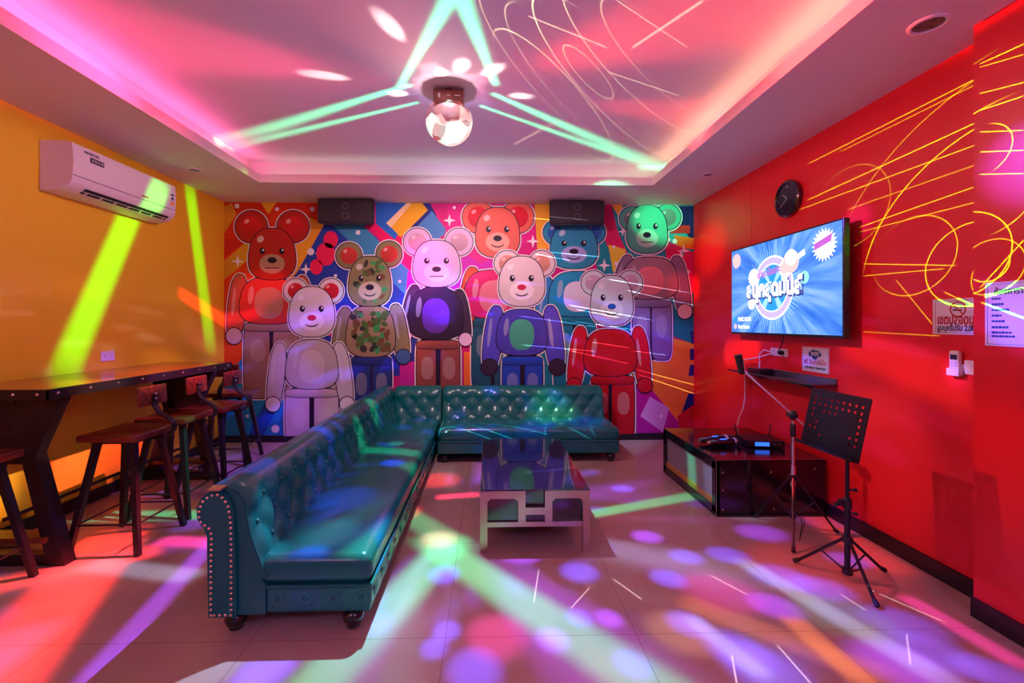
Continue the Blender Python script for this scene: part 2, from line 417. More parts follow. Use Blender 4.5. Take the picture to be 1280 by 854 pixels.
def bear(k, label, head, ears, torso, arms, legs, hw, hh, cols, patch=None, eyes=INK, nose=None, outline=PAPER, mouth='smile', spots=None, muzzle=None):
    """a plain round-eared toy bear, drawn in layers"""
    B = Art(.0105+k*.0016)
    hx, hy = head; tx, ty0, ty1, tw = torso
    hc, ear_in, bc, ac, lc, paw = cols
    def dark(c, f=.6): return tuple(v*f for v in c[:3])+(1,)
    shapes = []
    for (x0, x1, y0, y1) in legs: shapes.append(('leg', (x0+x1)/2, (y0+y1)/2, (x1-x0)/2, (y1-y0)/2, 5, lc, 0))
    for (ax, ay, rx, ry, an) in arms: shapes.append(('arm', ax, ay, rx, ry, 2.6, ac, an))
    shapes.append(('torso', tx, (ty0+ty1)/2, tw, (ty1-ty0)/2, 2.9, bc, 0))
    for (x, y, r) in ears: shapes.append(('ear', x, y, r, r, 2, hc, 0))
    shapes.append(('head', hx, hy, hw, hh, 2.5, hc, 0))
    lx0 = min(l[0] for l in legs); lx1 = max(l[1] for l in legs); ly0 = min(l[2] for l in legs); ly1 = max(l[3] for l in legs)
    B.ell((lx0+lx1)/2, (ly0+ly1)/2, (lx1-lx0)/2, (ly1-ly0)/2, INK, 1, p=5)
    base = {'leg': 2, 'arm': 4, 'torso': 6, 'ear': 8, 'head': 10}
    for kind, x, y, rx, ry, p, c, an in shapes:
        wd = .12 if kind in ('head', 'torso') else 0
        if outline: B.ell(x, y, rx+2.3, ry+2.3, outline, 0, p=p, wide=wd, a=an)
        B.ell(x, y, rx+1.1, ry+1.1, INK, base[kind]-(.0 if kind != 'leg' else 0), p=p, wide=wd, a=an)
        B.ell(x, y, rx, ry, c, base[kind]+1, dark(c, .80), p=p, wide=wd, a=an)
    for (x, y, r) in ears: B.ell(x, y, r*.66, r*.66, ear_in, 9.6, dark(ear_in, .6))
    for (ax, ay, rx, ry, an) in arms:
        px_, py_ = ax-math.sin(an)*ry*.84, ay+math.cos(an)*ry*.84
        B.ell(px_, py_, rx*1.02, rx*1.02, INK, 5.2); B.ell(px_, py_, rx*.9, rx*.9, paw, 5.6)
    if patch: B.ell(tx, (ty0+ty1)/2+3, tw*.5, (ty1-ty0)*.34, patch, 7.5, dark(patch, .8), p=2.4)
    if spots:
        rnd = random.Random(k)
        for (c, n) in spots:
            for q in range(n):
                ax, ay = rnd.uniform(-.8, .8), rnd.uniform(-.85, .85)
                B.ell(tx+ax*tw*.9, (ty0+ty1)/2+ay*(ty1-ty0)/2*.85, rnd.uniform(3, 7), rnd.uniform(2.5, 5), c, 7.2+.02*q, a=rnd.uniform(0, 3), n=10)
        for (c, n) in spots:
            for q in range(n//2):
                B.ell(hx+rnd.uniform(-.7, .7)*hw, hy+rnd.uniform(-.8, .8)*hh, rnd.uniform(3, 6), rnd.uniform(2, 4), c, 11.2+.02*q, a=rnd.uniform(0, 3), n=10)
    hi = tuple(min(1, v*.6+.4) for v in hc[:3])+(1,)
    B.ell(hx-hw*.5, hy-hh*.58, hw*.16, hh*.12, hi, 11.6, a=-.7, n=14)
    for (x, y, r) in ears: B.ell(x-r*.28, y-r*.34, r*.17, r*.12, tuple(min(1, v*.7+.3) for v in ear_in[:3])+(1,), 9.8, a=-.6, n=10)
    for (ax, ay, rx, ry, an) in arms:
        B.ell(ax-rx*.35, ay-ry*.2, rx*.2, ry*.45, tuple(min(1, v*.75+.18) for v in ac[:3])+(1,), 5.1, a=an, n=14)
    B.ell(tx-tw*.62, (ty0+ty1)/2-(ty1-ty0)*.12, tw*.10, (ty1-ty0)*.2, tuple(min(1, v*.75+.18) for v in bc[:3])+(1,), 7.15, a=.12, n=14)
    if ty1-ty0 > 40:
        bt_ = (lx0+lx1)/2; bw_ = (lx1-lx0)/2
        B.ell(bt_, ly0+5, bw_+.8, 6.2, INK, 3.5, p=4); B.ell(bt_, ly0+5, bw_, 5.2, dark(lc, 1.25), 3.8, dark(lc), p=4)
        for sx in (-1, 1): B.ell(bt_+sx*bw_*.5, ly0+34, bw_*.28, 14, tuple(min(1, v*.85+.10) for v in lc[:3])+(1,), 3.4, p=2.6)
    mz = muzzle or tuple(min(1, v*1.25+.04) for v in hc[:3])+(1,)
    B.ell(hx, hy+hh*.38, hw*.55, hh*.38, mz, 11.8)
    nc = nose or INK
    B.ell(hx, hy+hh*.24, hw*.2, hh*.12, nc, 12.2)
    for sx in (-1, 1):
        B.ell(hx+sx*hw*.42, hy-hh*.12, hw*.12, hh*.13, eyes, 12.2)
        B.ell(hx+sx*hw*.42+1, hy-hh*.16, hw*.04, hh*.045, PAPER, 12.5, n=10)
    if mouth == 'smile':
        pts = [(hx+hw*.3*math.sin(t), hy+hh*(.4+.16*math.cos(t))) for t in [(-1+q/5)*1.2+.0 for q in range(11)]]
        B.poly(pts+[(x, y+1.6) for x, y in pts[::-1]], INK, 12.3)
    else:
        B.poly([(hx-hw*.3, hy+hh*.52), (hx+hw*.3, hy+hh*.52), (hx+hw*.3, hy+hh*.56), (hx-hw*.3, hy+hh*.56)], INK, 12.3)
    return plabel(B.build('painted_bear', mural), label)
R_ = rgb
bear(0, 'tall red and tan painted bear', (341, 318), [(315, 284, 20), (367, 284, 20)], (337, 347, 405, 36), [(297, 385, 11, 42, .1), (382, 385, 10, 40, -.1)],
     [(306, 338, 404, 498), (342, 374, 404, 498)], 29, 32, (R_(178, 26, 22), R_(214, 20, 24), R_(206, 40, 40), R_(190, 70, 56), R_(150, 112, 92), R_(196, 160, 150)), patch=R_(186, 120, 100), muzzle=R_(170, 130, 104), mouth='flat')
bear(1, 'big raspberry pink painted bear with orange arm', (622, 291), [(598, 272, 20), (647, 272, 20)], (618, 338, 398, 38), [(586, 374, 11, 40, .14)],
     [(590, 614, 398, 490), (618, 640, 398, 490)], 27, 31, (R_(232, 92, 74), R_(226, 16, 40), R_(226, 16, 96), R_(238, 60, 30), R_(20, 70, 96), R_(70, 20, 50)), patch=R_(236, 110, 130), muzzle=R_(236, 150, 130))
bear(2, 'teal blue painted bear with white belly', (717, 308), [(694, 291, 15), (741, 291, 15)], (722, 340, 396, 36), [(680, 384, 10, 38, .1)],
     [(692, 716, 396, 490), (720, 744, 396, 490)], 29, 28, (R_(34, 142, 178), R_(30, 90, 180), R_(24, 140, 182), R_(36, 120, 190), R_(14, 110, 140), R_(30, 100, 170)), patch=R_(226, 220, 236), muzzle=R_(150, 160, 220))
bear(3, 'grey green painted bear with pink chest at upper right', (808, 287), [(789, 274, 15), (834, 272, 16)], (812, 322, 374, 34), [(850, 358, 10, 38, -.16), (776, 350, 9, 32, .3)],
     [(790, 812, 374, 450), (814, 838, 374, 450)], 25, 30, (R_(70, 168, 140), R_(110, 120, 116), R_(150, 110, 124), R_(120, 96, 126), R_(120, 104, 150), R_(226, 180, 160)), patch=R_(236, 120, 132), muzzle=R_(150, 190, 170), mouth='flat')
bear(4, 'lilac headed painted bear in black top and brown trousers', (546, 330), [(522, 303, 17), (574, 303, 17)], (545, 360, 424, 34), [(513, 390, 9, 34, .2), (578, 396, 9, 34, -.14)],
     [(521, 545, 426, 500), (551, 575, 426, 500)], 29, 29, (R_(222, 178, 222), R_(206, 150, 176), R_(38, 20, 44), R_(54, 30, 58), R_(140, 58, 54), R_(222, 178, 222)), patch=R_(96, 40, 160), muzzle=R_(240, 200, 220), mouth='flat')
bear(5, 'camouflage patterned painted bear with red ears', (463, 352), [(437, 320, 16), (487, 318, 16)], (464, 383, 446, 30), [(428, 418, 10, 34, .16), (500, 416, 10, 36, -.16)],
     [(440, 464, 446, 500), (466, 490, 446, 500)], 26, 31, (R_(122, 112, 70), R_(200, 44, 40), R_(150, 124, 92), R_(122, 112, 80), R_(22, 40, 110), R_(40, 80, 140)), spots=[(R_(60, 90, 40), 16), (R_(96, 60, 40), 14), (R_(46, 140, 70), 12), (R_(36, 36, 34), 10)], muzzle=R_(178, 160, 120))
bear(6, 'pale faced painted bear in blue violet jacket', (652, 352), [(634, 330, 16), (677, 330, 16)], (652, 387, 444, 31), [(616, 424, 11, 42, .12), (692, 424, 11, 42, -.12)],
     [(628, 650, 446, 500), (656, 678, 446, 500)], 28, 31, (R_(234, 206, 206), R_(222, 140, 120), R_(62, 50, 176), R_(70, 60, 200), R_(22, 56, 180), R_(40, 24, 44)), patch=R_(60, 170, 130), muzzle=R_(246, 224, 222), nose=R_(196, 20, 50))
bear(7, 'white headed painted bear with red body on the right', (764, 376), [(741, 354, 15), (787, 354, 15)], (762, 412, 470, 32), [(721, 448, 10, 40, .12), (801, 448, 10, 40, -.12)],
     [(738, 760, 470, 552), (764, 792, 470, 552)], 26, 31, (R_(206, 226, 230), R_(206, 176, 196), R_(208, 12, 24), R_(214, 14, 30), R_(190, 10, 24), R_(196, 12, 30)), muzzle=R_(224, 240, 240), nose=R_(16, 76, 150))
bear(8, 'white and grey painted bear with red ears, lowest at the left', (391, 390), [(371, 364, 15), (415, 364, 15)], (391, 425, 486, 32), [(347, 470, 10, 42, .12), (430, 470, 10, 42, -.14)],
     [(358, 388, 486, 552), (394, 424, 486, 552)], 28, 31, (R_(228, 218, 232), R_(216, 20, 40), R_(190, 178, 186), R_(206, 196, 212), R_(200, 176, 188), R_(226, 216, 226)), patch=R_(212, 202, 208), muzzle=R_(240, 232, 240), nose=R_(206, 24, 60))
# ---------------------------------------------------------------- tufted sofas
def back_profile():
    pts = []
    for q in range(12):                       # inner face, seat to roll
        f = q/11; pts.append((.275-.085*f-.012*math.sin(f*PI), .26+.27*f))
    for q in range(1, 23):                    # the roll
        a = .15-q/22*(PI+.55)
        pts.append((.09+.1*math.cos(a), .54-.1*math.sin(a)*1.0 if False else .54+.1*math.sin(-a+.0)))
    return pts
def roll_profile():
    P = []
    for q in range(14):
        f = q/13; P.append((.275-.09*f-.010*math.sin(f*PI), .25+.27*f))
    n = 26
    for q in range(1, n+1):
        a = -.1+q/n*(PI+.75)
        P.append((.088+.098*math.cos(a), .535+.098*math.sin(a)))
    return P
def backrest(place, length, parent, name='backrest', button_proto=None, px=.165, py=.098, u0=.06):
    prof = roll_profile()
    cum = [0]
    for a, b in zip(prof, prof[1:]): cum.append(cum[-1]+math.hypot(b[0]-a[0], b[1]-a[1]))
    nu = max(8, int(length/.0165))
    top = py*4.05
    def nrm(i):
        a = prof[max(0, i-1)]; b = prof[min(len(prof)-1, i+1)]
        t = (b[0]-a[0], b[1]-a[1]); l = math.hypot(*t)
        return (t[1]/l, -t[0]/l)
    def disp(u, v):
        a = (u-u0)/px+(v-.03)/(2*py); b = (u-u0)/px-(v-.03)/(2*py)
        h = (abs(math.sin(PI*a))*abs(math.sin(PI*b)))**.55*.026
        if v > top-py:
            f = min(1, (v-(top-py))/(py*1.1)); f = f*f*(3-2*f)
            pl = abs(math.sin(PI*((u-u0)/px)))**.4*.010+.014
            h = h*(1-f)+(pl*(1-f)+.022*f)*f
        e = min(1, u/.03, (length-u)/.03)
        return h*max(0, e)
    def fn(iu, iv):
        u = iu*length; k = iv*(len(prof)-1); i = int(round(k))
        n = nrm(i); d = disp(u, cum[i])-.012
        return place(u, prof[i][0]+n[0]*d, prof[i][1]+n[1]*d)
    m = MB(); m.grid(fn, nu, len(prof)-1)
    # the upright body under the roll and the ends
    body = [(.035, .09), (.035, .50), (.15, .50), (.215, .27), (.255, .22), (.255, .09)]
    m.loft([[place(u, d, z) for d, z in body] for u in (.0, length)])
    for u in (0, length):
        ed = [(prof[i][0]-.012*nrm(i)[0], prof[i][1]-.012*nrm(i)[1]) for i in range(len(prof))]
        ue = u-.004 if u == 0 else u+.004
        m.flat([place(ue, d, z) for d, z in ed]+[place(ue, .10, .25)])
    o = m.build(name, M['leather'], parent, smooth=True, angle=55)
    # buttons at the lattice points
    pts = []
    j = 0
    while j*py+.03 <= top-py*.4:
        v = j*py+.03
        i = min(range(len(cum)), key=lambda q: abs(cum[q]-v))
        off = (j % 2)*px/2
        u = u0+off-px
        while u < length-.03:
            if u > .03:
                n = nrm(i); pts.append((place(u, prof[i][0]-n[0]*.009, prof[i][1]-n[1]*.009), n))
            u += px
        j += 1
    return o, pts
_btn = None
def buttons(pts, parent, r=.0115):
    global _btn
    for p, *_ in pts:
        if _btn is None:
            m = MB(); m.sphere((0, 0, 0), r, 10, 6); _btn = m.build('tufting_button', M['leather_button'], None, smooth=True); o = _btn
        else:
            o = _btn.copy(); C.objects.link(o)
        o.parent = parent; o.location = p
def dimpled(m, org, uv, vv, nv, lu, lv, btn, depth=.012, rad=.05):
    org, uv, vv, nv = map(Vector, (org, uv, vv, nv))
    def fn(a, b):
        u, v = a*lu, b*lv
        e = min(1, u/.012, (lu-u)/.012, v/.012, (lv-v)/.012)
        h = .006*max(0, e)**.5
        for bu, bv in btn:
            q = ((u-bu)**2+(v-bv)**2)/rad**2
            if q < 6: h -= depth*math.exp(-2.2*q)
        return org+uv*u+vv*v+nv*h
    m.grid(fn, max(6, int(lu/.014)), max(6, int(lv/.012)))
def seat_block(name, x0, x1, y0, y1, z0, z1, parent, r=.045, crown=.018):
    m = MB(); tmp = bmesh.new(); bmesh.ops.create_cube(tmp, size=1)
    for v in tmp.verts: v.co = Vector(((x0+x1)/2+v.co.x*(x1-x0), (y0+y1)/2+v.co.y*(y1-y0), (z0+z1)/2+v.co.z*(z1-z0)))
    bmesh.ops.bevel(tmp, geom=tmp.edges[:], offset=r, segments=6, affect='EDGES', profile=.5)
    long_x = (x1-x0) > (y1-y0)
    for k in range(1, 24):
        f = k/24
        co = Vector((x0+(x1-x0)*f, 0, 0)) if long_x else Vector((0, y0+(y1-y0)*f, 0))
        bmesh.ops.bisect_plane(tmp, geom=tmp.verts[:]+tmp.edges[:]+tmp.faces[:], plane_co=co, plane_no=(1, 0, 0) if long_x else (0, 1, 0))
    for k in range(1, 8):
        f = k/8
        co = Vector((0, y0+(y1-y0)*f, 0)) if long_x else Vector((x0+(x1-x0)*f, 0, 0))
        bmesh.ops.bisect_plane(tmp, geom=tmp.verts[:]+tmp.edges[:]+tmp.faces[:], plane_co=co, plane_no=(0, 1, 0) if long_x else (1, 0, 0))
    for v in tmp.verts:
        if v.co.z > (z0+z1)/2:
            a = max(0, 1-((v.co.x-(x0+x1)/2)/((x1-x0)/2))**2); b = max(0, 1-((v.co.y-(y0+y1)/2)/((y1-y0)/2))**2)
            v.co.z += crown*math.sqrt(a*b)+.003*math.sin(v.co.x*17+1)*math.sin(v.co.y*13)*a*b
    m._merge(tmp, Matrix()); m._fin(0)
    return m.build(name, M['leather'], parent, smooth=True, angle=60)
def bun_foot(parent, x, y):
    m = MB(); m.lathe([(.024, .092), (.034, .088), (.026, .078), (.040, .066), (.046, .048), (.040, .026), (.026, .012), (.028, .004), (.022, 0)], Matrix.Translation((x, y, 0)), 18)
    m.build('foot', M['foot'], parent, smooth=True)
def wavy(pts_fn, n, r=.006):
    return [pts_fn(i/n) for i in range(n+1)]

SX0 = -1.19; SY0 = 1.9; SYB = 4.90
# long sofa along the left, with its corner
so = thing('chesterfield_sofa', 'long dark teal leather tufted sofa running from the foreground to the corner', 'sofa', (0, 0, 0), group=None)
pl = lambda u, d, z: (SX0+d, SY0+u, z)
bk, pts = backrest(pl, SYB-SY0-.02, so); buttons(pts[:70], so)
pc = lambda u, d, z: (-.99+u, SYB-d, z)
bk2, pts2 = backrest(pc, .49, so, 'corner_backrest'); buttons(pts2[:12], so)
seat_block('seat_cushion', -.99, -.498, 1.905, 4.66, .20, .325, so)
m = MB()
m.box((-.725, (1.93+4.62)/2, .147), (.43, 2.69, .114))
bx = [(.05+.118*k, .055) for k in range(4)]
dimpled(m, (-.945, 1.915, .09), (1, 0, 0), (0, 0, 1), (0, -1, 0), .44, .112, bx)
by = [(.07+.145*k, .055) for k in range(16)]
dimpled(m, (-.505, 1.915, .09), (0, 1, 0), (0, 0, 1), (1, 0, 0), 2.27, .112, by)
m.box((-.72, 1.93, .147), (.42, .03, .11)); 
m.build('base_rail', M['leather'], so, smooth=True, angle=60)
buttons([((-.945+u, 1.918, .09+v), 0) for u, v in bx]+[((-.508, 1.915+u, .09+v), 0) for u, v in by[:14]], so, .011)
m = MB()
m.tube([(-.94+.43*i/40, 1.904-.004*abs(math.sin(i*PI/6)), .203+.004*abs(math.sin(i*PI/6))) for i in range(41)], .0065, 8)
m.tube([(-.499+.003*abs(math.sin(i*PI/6)), 1.91+2.26*i/190, .203+.004*abs(math.sin(i*PI/6))) for i in range(191)], .0065, 8)
m.build('piping', M['leather'], so, smooth=True)
# scrolled end panel with nailheads
def scroll_outline():
    P = [(.03, .09), (.03, .30), (.034, .43), (.026, .455), (.002, .47), (-.016, .50), (-.018, .545), (.0, .585), (.032, .612), (.07, .618), (.105, .60), (.128, .56), (.138, .50), (.142, .40), (.142, .09)]
    return P
so_o = scroll_outline()
m = MB(); m.prism([(SX0+d, SY0+.012, z) for d, z in so_o], (0, -.034, 0))
bmesh.ops.bevel(m.bm, geom=[e for e in m.bm.edges if all(abs(v.co.y-(SY0-.022)) < 1e-4 for v in e.verts)], offset=.006, segments=2, affect='EDGES')
ep = m.build('scroll_panel', M['leather'], so, smooth=True, angle=35)
inner = [(.045, .105), (.045, .30), (.048, .435), (.036, .468), (.008, .482), (-.003, .505), (-.003, .54), (.012, .574), (.04, .597), (.07, .602), (.096, .587), (.115, .553), (.124, .50), (.127, .40), (.127, .105)]
def resample(P, step):
    out = []; carry = 0
    for a, b in zip(P, P[1:]):
        L = math.hypot(b[0]-a[0], b[1]-a[1]); t = carry
        while t < L:
            out.append((a[0]+(b[0]-a[0])*t/L, a[1]+(b[1]-a[1])*t/L)); t += step
        carry = t-L
    return out
m = MB()
for d, z in resample(inner+[inner[0]], .0225): m.sphere((SX0+d, SY0-.024, z), (.0062, .004, .0062), 8, 6)
nh = m.build('nailhead_trim', M['nail'], ep, smooth=True); plabel(nh, 'brass nailhead trim')
m = MB(); m.box((SX0+.068, SY0-.018, .628), (.055, .05, .008), bevel=.002)
m.build('metal_clip', M['steel'], ep)
for x, y in ((-1.085, 1.955), (-.585, 1.955), (-1.085, 3.2), (-.56, 3.2), (-.56, 4.1), (-1.1, 4.78), (-.56, 4.78)): bun_foot(so, x, y)

# short armless sofa along the back wall
s2 = thing('chesterfield_sofa', 'short dark teal leather tufted sofa against the mural under the painted bears', 'sofa', (0, 0, 0))
pb = lambda u, d, z: (-.484+u, SYB-d, z)
bk3, pts3 = backrest(pb, 1.69, s2); buttons(pts3, s2)
seat_block('seat_cushion', -.484, 1.235, 4.175, 4.68, .20, .325, s2)
m = MB(); m.box((.375, 4.42, .147), (1.69, .46, .114))
bx = [(.08+.145*k, .055) for k in range(12)]
dimpled(m, (-.48, 4.195, .09), (1, 0, 0), (0, 0, 1), (0, -1, 0), 1.71, .112, bx)
dimpled(m, (1.222, 4.195, .09), (0, 1, 0), (0, 0, 1), (1, 0, 0), .46, .112, [(.1, .055), (.24, .055), (.38, .055)])
m.build('base_rail', M['leather'], s2, smooth=True, angle=60)
buttons([((-.48+u, 4.198, .09+v), 0) for u, v in bx], s2, .011)
m = MB(); m.tube([(-.47+1.69*i/150, 4.186-.004*abs(math.sin(i*PI/6)), .203+.004*abs(math.sin(i*PI/6))) for i in range(151)], .0065, 8)
m.build('piping', M['leather'], s2, smooth=True)
for x, y in ((-.42, 4.24), (1.16, 4.24), (-.42, 4.8), (1.16, 4.8)): bun_foot(s2, x, y)

# ---------------------------------------------------------------- coffee table
CX0, CX1, CY0, CY1, CZ = -.05, .583, 2.56, 3.69, .356
ct = thing('coffee_table', 'black glass coffee table with brushed steel frame in front of the short sofa', 'coffee table', ((CX0+CX1)/2, (CY0+CY1)/2, 0))
ox, oy = (CX0+CX1)/2, (CY0+CY1)/2; W2 = (CX1-CX0)/2; D2 = (CY1-CY0)/2
m = MB(); m.box((0, 0, CZ-.004), (2*W2-.004, 2*D2-.004, .008), bevel=.0015); m.build('glass_top', M['black_gloss'], ct)
def end_frame(sy):
    y = sy*(D2-.0125); m = MB(); t = .042
    def bar(x0, x1, z0, z1): m.box(((x0+x1)/2, y, (z0+z1)/2), (x1-x0, .025, z1-z0))
    top = CZ-.008
    bar(-W2, -W2+t, 0, top); bar(W2-t, W2, 0, top)
    bar(-W2+t, -.056, top-.044, top); bar(.056, W2-t, top-.044, top)
    bar(-.098, -.056, .162, top-.044); bar(.056, .098, .162, top-.044)
    bar(-.056, .056, .212, .252)
    for sx in (-1, 1):     # small radii inside the two openings
        for xx, dirx in ((sx*(W2-t), -sx), (sx*.098, sx)):
            m.prism([(xx, y-.0125, top-.044), (xx+dirx*.018, y-.0125, top-.044), (xx, y-.0125, top-.062)], (0, .025, 0))
    return m.build('end_frame', M['steel'], ct)
end_frame(-1); end_frame(1)
m = MB(); m.box((0, 0, .252), (2*W2-.06, 2*D2-.07, .18), bevel=.003); m.build('cabinet_body', M['black_gloss'], ct)
m = MB()
m.box((0, -(D2-.03), .148), (2*W2-.084, .02, .028)); m.box((0, (D2-.03), .148), (2*W2-.084, .02, .028))
for sx in (-1, 1): m.box((sx*(W2-.03), 0, .148), (.02, 2*D2-.08, .028))
m.build('lower_rail', M['steel'], ct)
m = MB()
for sx in (-1, 1):
    m.box((sx*(W2-.0095), 0, CZ-.03), (.017, 2*D2-.052, .04))
m.build('side_rail', M['steel'], ct)

# ---------------------------------------------------------------- high bar table along the yellow wall
TBX0, TBX1, TBY0, TBY1, TBZ = -2.875, -2.285, 2.38, 4.05, .965
bt = thing('bar_table', 'long high bar table with wooden top and riveted black frame along the yellow wall', 'bar table', ((TBX0+TBX1)/2, (TBY0+TBY1)/2, 0))
hx, hy = (TBX1-TBX0)/2, (TBY1-TBY0)/2
m = MB(); m.box((0, 0, TBZ-.012), (2*hx-.012, 2*hy-.012, .024), bevel=.002); m.build('table_top', M['table_wood'], bt)
m = MB()
m.box((hx-.004, 0, TBZ-.028), (.008, 2*hy, .054)); m.box((-hx+.004, 0, TBZ-.028), (.008, 2*hy, .054))
m.box((0, -hy+.004, TBZ-.028), (2*hx, .008, .054)); m.box((0, hy-.004, TBZ-.028), (2*hx, .008, .054))
ap = m.build('apron', M['black_metal'], bt)
m = MB()
for k in range(9): m.sphere((hx+.001, -hy+.06+k*(2*hy-.12)/8, TBZ-.026), (.004, .008, .008), 8, 6)
for k in range(5): m.sphere((-hx+.05+k*.122, -hy-.001, TBZ-.026), (.008, .004, .008), 8, 6)
plabel(m.build('rivets', M['chrome'], ap, smooth=True), 'bright rivets')
def trestle(y):
    m = MB(); t = .05
    plate = [(-hx+.03, TBZ-.055), (hx-.03, TBZ-.055), (.125, .60), (.125, .57), (-.125, .57), (-.125, .60)]
    m.prism([(x, y-.004, z) for x, z in plate], (0, .008, 0))
    for sx in (-1, 1):
        top = [(sx*(hx-.02), TBZ-.055), (sx*(hx-.075), TBZ-.055), (sx*.085, .59), (sx*.135, .59)]
        m.prism([(x, y-.03, z) for x, z in top], (0, .06, 0))
        leg = [(sx*.135, .60), (sx*.06, .60), (sx*(hx-.09), .0), (sx*(hx-.0), .0)]
        m.prism([(x, y-.035, z) for x, z in leg], (0, .07, 0))
    m.box((0, y, .03), (2*hx-.12, .06, .06))
    m.box((0, y, .575), (.27, .068, .05))
    o = m.build('trestle_leg', M['black_metal'], bt)
    m = MB()
    for x, z in ((-.2, .88), (0, .88), (.2, .88), (-.12, .80), (.12, .80), (-.03, .74), (.07, .70), (-.08, .66)): m.sphere((x, y-.006, z), (.009, .005, .009), 8, 6)
    for sx in (-1, 1):
        m.sphere((sx*(hx-.07), y-.036, .06), (.009, .005, .009), 8, 6); m.sphere((sx*(hx-.09), y-.036, .14), (.009, .005, .009), 8, 6)
    m.build('bolts', M['black_metal'], o, smooth=True)
    m = MB(); m.box((0, y, .145), (2*hx-.17, .11, .03), bevel=.004); m.build('footrest_board', M['foot_wood'], bt)
trestle(-hy+.13); trestle(hy-.2)
m = MB(); m.tube([(-.03, -hy+.1, .25), (-.03, hy-.17, .25)], .011, 10); m.build('foot_rail', M['black_metal'], bt, smooth=True)

# ---------------------------------------------------------------- bar stools
def make_stool():
    st = thing('bar_stool', '', 'bar stool', (0, 0, 0))
    m = MB(); m.box((0, 0, .645), (.335, .345, .028), bevel=.010, seg=3)
    for v in m.bm.verts:
        if v.co.z > .645: v.co.z += .010*((v.co.x/.17)**2+(v.co.y/.17)**2)-.006
    m.build('seat', M['seat_wood'], st, smooth=True, angle=50)
    m = MB()
    for sx in (-1, 1): m.box((sx*.105, 0, .622), (.03, .25, .02))
    for sy in (-1, 1): m.box((0, sy*.105, .622), (.24, .03, .02))
    m.build('seat_frame', M['black_metal'], st)
    def lp(sx, sy, z):
        f = (.63-z)/.63; return Vector((sx*(.10+.093*f), sy*(.10+.09*f), z))
    for sx in (-1, 1):
        for sy in (-1, 1):
            m = MB(); m.tube([lp(sx, sy, .632), lp(sx, sy, 0)], .0165, 4, sq=True, r2=.014); m.build('leg', M['black_metal'], st)
    m = MB(); z = .165
    cs = [(-1, -1), (1, -1), (1, 1), (-1, 1)]
    for a, b in zip(cs, cs[1:]+cs[:1]): m.tube([lp(*a, z), lp(*b, z)], .006, 8)
    m.build('stretchers', M['black_metal'], st, smooth=True)
    # bent flat-bar bracket: out from under the seat, round and up to the backrest
    path = [(.04, .626), (.13, .618), (.19, .616), (.235, .63), (.262, .665), (.262, .705), (.238, .735), (.20, .758), (.168, .78), (.150, .81), (.146, .85), (.150, .885)]
    m = MB(); n = len(path); rings = []
    for i, (x, z) in enumerate(path):
        a, b = path[max(0, i-1)], path[min(n-1, i+1)]; tx, tz = b[0]-a[0], b[1]-a[1]; l = math.hypot(tx, tz); nx, nz = -tz/l*.004, tx/l*.004
        rings.append([(x+nx, -.02, z+nz), (x+nx, .02, z+nz), (x-nx, .02, z-nz), (x-nx, -.02, z-nz)])
    m.loft(rings); br = m.build('bracket', M['black_metal'], st, smooth=True, angle=50)
    m = MB(); R = Matrix.Rotation(-.06, 4, 'Y')
    m.box((.138, 0, .875), (.018, .225, .115), rot=R, bevel=.007, seg=3)
    for v in m.bm.verts: v.co.x += .35*v.co.y**2*-1
    bo = m.build('backrest', M['seat_wood'], st, smooth=True, angle=50)
    m = MB()
    for z in (.855, .885): m.sphere((.157, 0, z), (.004, .007, .007), 8, 6)
    plabel(m.build('bolts', M['chrome'], bo, smooth=True), 'bright bolts')
    return st
proto = make_stool()
ST = [(-2.165, 2.76, .0, 'bar stool with the whole seat clear, second from the camera, beside the near table leg'),
      (-2.535, 2.18, -1.53, 'bar stool nearest the camera, cut off by the left edge, seat lit red'),
      (-2.20, 3.22, .03, 'third bar stool from the camera, its backrest in front of the far table leg'),
      (-2.155, 3.60, -.04, 'fourth bar stool from the camera, backrest standing clear against the mural'),
      (-2.42, 4.30, -1.45, 'farthest bar stool, mostly hidden beyond the far end of the bar table')]
for i, (x, y, a, lab) in enumerate(ST):
    o = proto if i == 0 else copy_tree(proto)
    o.location = (x, y, 0); o.rotation_euler = (0, 0, a)
    tag(o, lab, 'bar stool', 'bar stools along the high table')
# ---------------------------------------------------------------- air conditioner on the yellow wall
ac = thing('air_conditioner', 'white wall mounted split air conditioner high on the yellow wall', 'air conditioner', (XL, 3.46, 2.17), ON_LEFT)
m = MB()
pr = [(0, 0), (.06, .0), (.13, .012), (.185, .05), (.205, .09), (.207, .20), (.205, .30), (.195, .318), (.17, .325), (0, .325)]  # depth, height
m.loft([[(x, h, d) for d, h in pr] for x in (-.49, .49)])
for v in m.bm.verts:
    if abs(abs(v.co.x)-.49) < 1e-4 and v.co.z > .12: v.co.x -= math.copysign(.012*(v.co.z-.12)/.08, v.co.x)
bmesh.ops.bevel(m.bm, geom=[e for e in m.bm.edges if abs(e.verts[0].co.x-e.verts[1].co.x) < 1e-3 and abs(e.verts[0].co.x) > .46], offset=.006, segments=3, affect='EDGES')
body = m.build('casing', M['ac_white'], ac, smooth=True, angle=30)
m = MB(); m.box((0, .106, .2045), (.955, .003, .008)); m.build('panel_joint', M['ac_slot'], body)
